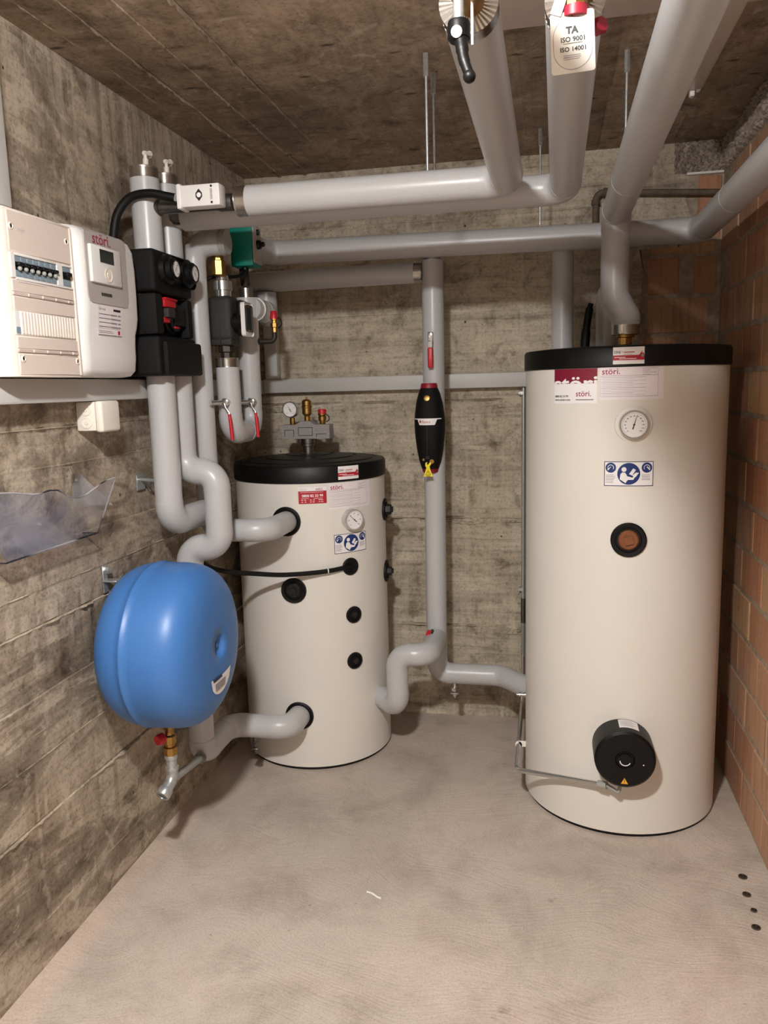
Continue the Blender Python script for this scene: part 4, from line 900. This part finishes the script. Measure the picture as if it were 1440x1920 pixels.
t = thing('mixer_actuator', 'green square mixer actuator with grey knob panel', 'actuator', (.22, -.68, 1.99))
bd = part(t, 'housing', MB().box(.184, .267, -.662, -.575, 1.916, 2.056, .005, 2), M_GREEN)
part(t, 'front_panel', MB().box(.2665, .2715, -.658, -.578, 1.926, 2.053, .003, 2), M_GREYP)
part(t, 'knob', MB().lathe([(.017, 0), (.015, .012), (.009, .014), (.008, .026)], (.271, -.618, 1.992), (1, 0, 0), 16), M_BLACK)
part(t, 'scale_knob', MB().lathe([(.011, 0), (.010, .006)], (.271, -.618, 2.034), (1, 0, 0), 16), M_BLACK)
part(t, 'cable_gland', MB().cyl((.225, -.63, 1.93), (.225, -.63, 1.905), .012, 12), M_BLACK)
solo('pump_cable', MB().tube(spline([(.225, -.632, 1.91), (.222, -.66, 1.885), (.20, -.72, 1.872), (.16, -.77, 1.868), (.132, -.79, 1.85), (.128, -.80, 1.83)], 6), .006, 10), M_RUBBER, 'black cable hanging from the green actuator to the pump', 'cable', (.2, -.7, 1.88))

def lever_valve(x, y, z, lab):
    t = thing('ball_valve', lab, 'valve', (x, y, z), 'red lever valves on the U-bend')
    part(t, 'stem', MB().cyl((x, y, z), (x, y-.025, z), .011, 14).lathe([(.015, 0), (.015, .008), (.011, .010)], (x, y-.022, z), (0, -1, 0), 6).cyl((x-.004, y-.022, z), (x-.035, y-.065, z-.001), .0085, 14), M_CHROME)
    part(t, 'lever', MB().tube([(x+.002, y-.034, z-.004), (x+.006, y-.036, z-.018), (x+.018, y-.038, z-.034), (x+.022, y-.039, z-.05)], .0035, 8), M_CHROME)
    part(t, 'red_sleeve', MB().tube(spline([(x+.020, y-.039, z-.040), (x+.0235, y-.040, z-.075), (x+.027, y-.042, z-.128)], 5), [.0055]*3+[.0062]*8, 12), M_RED)
lever_valve(.199, -.798, 1.443, 'nearer ball valve with red hanging lever on the front leg of the U-bend')
lever_valve(.222, -.607, 1.440, 'rear ball valve with red hanging lever on the back leg of the U-bend')

t = thing('safety_valve', 'small brass safety valve with red cap on a dark elbow by the pump', 'valve', (.27, -.56, 1.66))
part(t, 'elbow_pipe', MB().tube(arcs := [p for k_, pp in arc_path([(.226, -.565, 1.658), (.299, -.56, 1.658), (.299, -.56, 1.695)], .018, 6) for p in pp], .0095, 14).lathe([(.0135, 0), (.0135, .016)], (.228, -.565, 1.658), (1, 0, 0), 6), M_DARKSTEEL)
part(t, 'brass_body', MB().lathe([(.011, 1.69), (.011, 1.706), (.015, 1.708), (.015, 1.722), (.010, 1.724), (.010, 1.732), (.0135, 1.734), (.0135, 1.738)], (.299, -.56, 0), n=8), M_BRASS)
part(t, 'red_cap', MB().lathe([(.0145, 1.737), (.0145, 1.742), (.012, 1.763), (.010, 1.766)], (.299, -.56, 0), n=12), M_RED)
part(t, 'retaining_strap', MB().tube(spline([(.31, -.56, 1.742), (.325, -.56, 1.735), (.327, -.56, 1.715), (.313, -.56, 1.703)], 5), .002, 6), M_BLACK)

# ---------------------------------------------------------------- middle pipe: lever and dirt separator
t = thing('ball_valve', 'flat red lever with chrome hub on the upright pipe over the black separator', 'valve', (.845, -.30, 1.66))
part(t, 'hub', MB().box(.832, .852, -.318, -.285, 1.645, 1.685, .003, 2).lathe([(.007, 0), (.006, .004)], (.842, -.318, 1.668), (0, -1, 0), 12), M_CHROME)
part(t, 'lever_neck', MB().box(.833, .851, -.322, -.316, 1.622, 1.65, .001, 1), M_STEEL)
part(t, 'red_sleeve', MB().box(.831, .852, -.326, -.314, 1.548, 1.626, .005, 3), M_RED)
t = thing('dirt_separator', 'black spindle-shaped dirt separator with red ends on the upright pipe', 'separator', (.830, -.285, 1.3))
sx_, sy_ = .830, -.285
part(t, 'shell', MB().lathe([(.034, 1.155), (.044, 1.185), (.053, 1.235), (.0585, 1.285), (.0605, 1.325), (.0605, 1.345), (.058, 1.375), (.052, 1.415), (.043, 1.45), (.034, 1.472)], (sx_, sy_, 0), n=48), M_EPP)
part(t, 'top_ring', MB().lathe([(.0345, 1.468), (.0335, 1.482), (.030, 1.490)], (sx_, sy_, 0), n=36), M_DKRED, label='dark red end ring')
part(t, 'bottom_ring', MB().lathe([(.026, 1.138), (.031, 1.142), (.0345, 1.158)], (sx_, sy_, 0), n=36), M_DKRED, label='dark red end ring')
fn0 = cylmap((sx_, sy_), .0607, -93, 1.345)
p = Print(fn0); p.tri([(-.062+.124*i/12, .010) for i in range(13)] + [(-.062+.124*i/12, (.0062 if abs(i-6) > 3.9 else (-.0005 if abs(i-6) > 3 else -.0155))) for i in range(13)], [(i, i+1, i+14, i+13) for i in range(12)], I_WHITE, .0012)
p.text('Flamco', -.020, -.0075, .014, I_RED, .0022, .004, sx=.85); p.disc(-.0265, -.003, .004, I_RED, .0022, 14); p.poly([(-.0300, -.002), (-.0230, -.002), (-.0265, .007)], I_RED, .0022)
p.put(t, 'brand_band', 'white label band')
part(t, 'vent_button', MB().lathe([(.013, 0), (.012, .006), (.009, .007), (0, .0065)], (sx_-.003, sy_-.045, 1.432), (0, -.97, .25), 20), M_BRASS)
part(t, 'shell_seam', MB().box(sx_-.004, sx_-.001, sy_-.0605, sy_-.04, 1.21, 1.33).box(sx_-.012, sx_+.006, sy_-.054, sy_-.04, 1.195, 1.21, .001, 1), M_BLACK)
part(t, 'drain_port', MB().cyl((sx_+.012, sy_-.03, 1.19), (sx_+.013, sy_-.055, 1.187), .009, 14).cyl((sx_-.018, sy_-.03, 1.195), (sx_-.02, sy_-.05, 1.194), .005, 10), M_BRASS)
tg = thing('warning_tag', 'yellow triangular warning tag hooked on the black separator', 'tag', (.828, -.346, 1.15))
pc = part(tg, 'tag_plate', MB().prism([(-.018, -.028), (.018, -.028), (.008, .002), (.006, .012), (.012, .020), (.011, .030), (.004, .025), (.001, .018), (-.004, .020), (-.003, .029), (-.010, .026), (-.011, .014), (-.006, .006), (-.008, .002)], (.829, -.345, 1.157), (1, 0, 0), (0, 0, 1), .002), M_YELLOW, smooth=0)
p = Print(flatmap((.829, -.347, 1.157), (1, 0, 0), (0, 0, 1)))
p.poly([(-.011, -.021), (.011, -.021), (0, -.003)], I_BLACK, .0005); p.poly([(-.008, -.0195), (.008, -.0195), (0, -.0062)], M_YELLOW, .0008); p.rect(-.001, -.015, .001, -.010, I_BLACK, .0011); p.rect(-.008, -.0265, .008, -.0245, I_BLACK, .0006)
p.put(pc, 'tag_print')
# bleed valve at the foot of the upright pipe
t = thing('bleed_valve', 'tiny red-capped bleed valve at the foot of the upright pipe', 'valve', (.828, -.33, .49))
part(t, 'stem', MB().cyl((.83, -.325, .47), (.83, -.35, .502), .006, 10).cyl((.832, -.352, .492), (.834, -.352, .462), .0055, 10).cyl((.832, -.33, .497), (.832, -.36, .497), .007, 8), M_DARKSTEEL)
part(t, 'red_cap', MB().prism([(-.014, -.008), (.006, -.008), (.012, .010), (-.004, .012)], (.822, -.355, .497), (1, 0, 0), (0, 0, 1), .012), M_RED)

# drain cocks
def drain(x, y, z, hx, lab, m=None):
    t = thing('drain_cock', lab, 'valve', (x, y, z), 'small nickel drain cocks')
    m = m or M_CHROME
    if hx:
        part(t, 'body', MB().lathe([(.007, 0), (.007, .014), (.010, .015), (.010, .022), (.007, .023), (.007, .034), (.009, .035), (.009, .042), (.005, .043), (.005, .05)], (x, y, z), (-1, 0, 0), 12), m)
        part(t, 'wing_handle', MB().box(x-.034, x-.028, y-.006, y+.002, z-.024, z+.012, .002, 1), m)
    else:
        part(t, 'body', MB().lathe([(.010, 0), (.010, .018), (.013, .019), (.013, .03), (.009, .031), (.009, .05), (.012, .051), (.012, .058), (.005, .059), (.005, .068)], (x, y, z), (0, 0, -1), 12).cyl((x, y, z-.025), (x-.004, y-.022, z-.026), .0085, 12), m)
        part(t, 'wing_handle', MB().box(x-.018, x+.016, y-.016, y-.010, z-.049, z-.042, .002, 1), m)
drain(.912, -.25, .252, False, 'small drain cock under the low pipe beside the tall tank')
drain(1.226, -.50, .312, True, 'small drain cock on the left side of the tall tank')
drain(.212, -.745, .192, False, 'small drain cock under the low pipe of the short tank', M_STEEL)

# conduits
t = thing('steel_conduit', 'thin steel conduit down the back wall, then along the tall tank to its heater', 'conduit', (1.187, -.03, 1.46))
part(t, 'upper_tube', MB().cyl((1.188, -.022, 1.464), (1.186, -.022, .30), .0085, 14), M_GALV)
part(t, 'coupling', MB().cyl((1.187, -.022, .56), (1.187, -.022, .45), .0105, 14), M_STEEL)
path = [p for k_, pp in arc_path([(1.186, -.022, .32), (1.186, -.022, .158), (1.187, -.80, .158), (1.462, -.935, .196)], [.05, .05], 8) for p in pp]
part(t, 'lower_tube', MB().tube(path, .0085, 14), M_CHROME)
part(t, 'end_cuff', MB().cyl((1.452, -.930, .1945), (1.478, -.943, .198), .0125, 14), M_GREYCAP)
part(t, 'flex_end', MB().tube(spline([(1.478, -.943, .198), (1.495, -.950, .192), (1.512, -.955, .184), (1.52, -.95, .215)], 5), .006, 10), M_GREYCAP)
part(t, 'cable_tie', MB().lathe([(.0125, -.003), (.0125, .003)], (1.187, -.60, .158), (0, 1, 0), 14).box(1.187, 1.215, -.603, -.597, .150, .172, .001, 1), M_JBOX)
for z in (1.44, .60): part(t, 'clip', MB().box(1.168, 1.19, -.03, -.002, z-.008, z+.008, .002, 1).cyl((1.172, -.03, z), (1.172, -.036, z), .005, 8), M_GALV)

# sensor cable into the short tank
t = thing('sensor_cable', 'black sensor cable from behind the blue vessel into the short tank', 'cable', (.3, -.75, .79))
part(t, 'sheath', MB().tube(spline([(.10, -.93, .93), (.115, -.90, .895), (.14, -.87, .868), (.19, -.83, .846), (.25, -.77, .828), (.33, -.70, .808), (.42, -.635, .801), (.49, -.590, .802), (.54, -.545, .806), (.556, -.525, .807)], 7), .0088, 12), M_RUBBER)
part(t, 'tie', MB().lathe([(.0105, -.002), (.0105, .002)], (.478, -.598, .802), (.83, .52, 0), 14), M_WHITE)
solo('white_cord', MB().tube(spline([(.012, -.82, .52), (.012, -.60, .56), (.012, -.40, .57), (.012, -.2, .575)], 5), .004, 8), M_WHITE, 'thin white cord on the left wall behind the short tank', 'cord', (.012, -.5, .55))

# safety group on the short tank
t = thing('safety_group', 'grey foam boiler safety group with gauge standing on the short tank lid', 'safety group', (.334, -.312, 1.222))
part(t, 'riser_nipple', MB().lathe([(.03, 1.218), (.03, 1.224), (.021, 1.226), (.021, 1.25), (.026, 1.252), (.026, 1.262), (.028, 1.264), (.028, 1.282), (.024, 1.286)], (.334, -.312, 0), n=24), M_STEEL)
prf = [(-.1, 0), (.1, 0), (.1, .056), (.042, .056), (.03, .062), (.018, .070), (-.018, .070), (-.03, .062), (-.042, .056), (-.1, .056)]
fb = part(t, 'foam_block', MB().prism(prf, (.334, -.280, 1.283), (1, 0, 0), (0, 0, 1), .062), M_EPPG, smooth=30)
mb = MB()
for a in ((-.03, .03, .012, .014), (-.03, .03, .044, .046), (-.03, -.028, .012, .046), (.028, .03, .012, .046), (-.088, -.048, .034, .036), (-.088, -.086, .008, .036), (-.05, -.048, .008, .036), (.045, .085, .018, .020), (.045, .047, .006, .020)):
    mb.box(.334+a[0], .334+a[1], -.3435, -.3415, 1.283+a[2], 1.283+a[3])
part(fb, 'embossing', mb, M_DKGREY)
pr = Print(flatmap((.334, -.342, 1.312), (1, 0, 0), (0, 0, 1))); pr.ring(0, 0, .009, .002, I_GREY, .0006, 20, .5, 5.8); pr.put(fb, 'emblem')
g = part(t, 'gauge_stem', MB().lathe([(.009, 1.335), (.011, 1.345), (.011, 1.365), (.008, 1.368), (.008, 1.38)], (.272, -.312, 0), n=8), M_BRASS)
dial(t, (.268, -.300, 1.400), (-.05, -1, 0), .0325, .026, 'pressure_gauge', 120, ['0', '1', '2', '3', '4'])
part(t, 'air_vent', MB().lathe([(.010, 1.35), (.012, 1.352), (.012, 1.37), (.010, 1.372), (.019, 1.382), (.019, 1.405), (.021, 1.407), (.021, 1.413), (.019, 1.415), (.019, 1.432), (.013, 1.438), (.004, 1.44), (.004, 1.45)], (.335, -.312, 0), n=24), M_BRASS)
sv = part(t, 'relief_valve', MB().lathe([(.010, 1.335), (.012, 1.338), (.012, 1.352), (.016, 1.354), (.016, 1.37), (.012, 1.372), (.017, 1.375), (.017, 1.382)], (.398, -.312, 0), n=10), M_BRASS)
part(sv, 'red_cap', MB().lathe([(.017, 1.381), (.017, 1.396), (.015, 1.399)], (.398, -.312, 0), n=16), M_RED)
part(sv, 'retaining_strap', MB().tube(spline([(.414, -.312, 1.378), (.425, -.312, 1.37), (.425, -.312, 1.355), (.412, -.312, 1.348)], 5), .002, 6), M_BLACK)

# odds and ends
t = thing('iron_pipe', 'old dark iron pipe with elbow high on the back wall', 'pipe', (1.47, -.03, 2.15))
pth = [p for k_, pp in arc_path([(1.467, -.03, 2.0), (1.467, -.03, 2.213), (1.945, -.03, 2.180)], .03, 8) for p in pp]
part(t, 'pipe_run', MB().tube(pth, .0125, 16), M_IRON)
part(t, 'elbow_collar', MB().cyl((1.467, -.03, 2.165), (1.467, -.03, 2.185), .0165, 16).cyl((1.495, -.03, 2.2112), (1.515, -.03, 2.2098), .0165, 16), M_IRON)
solo('insulation_strip', MB().tube(spline([(1.420, -.30, 1.588), (1.424, -.30, 1.66), (1.434, -.30, 1.735), (1.441, -.30, 1.765)], 5), [.017]*6+[.014]*6+[.010]*4, 12), M_RUBBER, 'black rubber strip standing up behind the tall tank lid', 'strip', (1.42, -.3, 1.59))
t = thing('batten_light', 'unlit milky batten light on the ceiling beside the thick overhead pipe', 'light', (1.69, -1.6, H))
part(t, 'diffuser', MB().box(1.655, 1.728, -2.0, -.77, 2.318, 2.372, .012, 3), M_DIFF)
part(t, 'mounting_tray', MB().box(1.665, 1.718, -1.99, -.78, 2.37, H-.001), M_WHITE)
part(t, 'end_clip', MB().box(1.692, 1.706, -.772, -.745, 2.305, 2.338, .003, 1).box(1.709, 1.722, -.772, -.75, 2.318, 2.338, .003, 1), M_WHITE)
for i, (x, y, r) in enumerate(((1.866, -1.068, .013), (1.857, -1.155, .012), (1.860, -1.226, .009), (1.848, -1.30, .012))):
    solo('floor_anchor', MB().lathe([(r, 0), (r, .003), (r*.72, .004), (r*.66, .0012), (r*.42, .0012), (r*.36, .004), (0, .0035)], (x, y, 0), n=16), M_STEEL,
         ['floor anchor closest to the tall tank in the row by the brick wall', 'second floor anchor from the tall tank in the row by the brick wall', 'smallest floor anchor, third from the tall tank by the brick wall', 'floor anchor farthest from the tall tank in the row by the brick wall'][i], 'anchor', (x, y, 0), 'floor anchors in the floor by the brick wall')
solo('paper_scrap', MB().tube(spline([(.767, -1.322, .003), (.785, -1.329, .004), (.803, -1.341, .003), (.815, -1.345, .003)], 5), .0028, 6), I_WHITE, 'tiny white scrap lying on the bare floor', 'scrap', (.79, -1.33, 0))
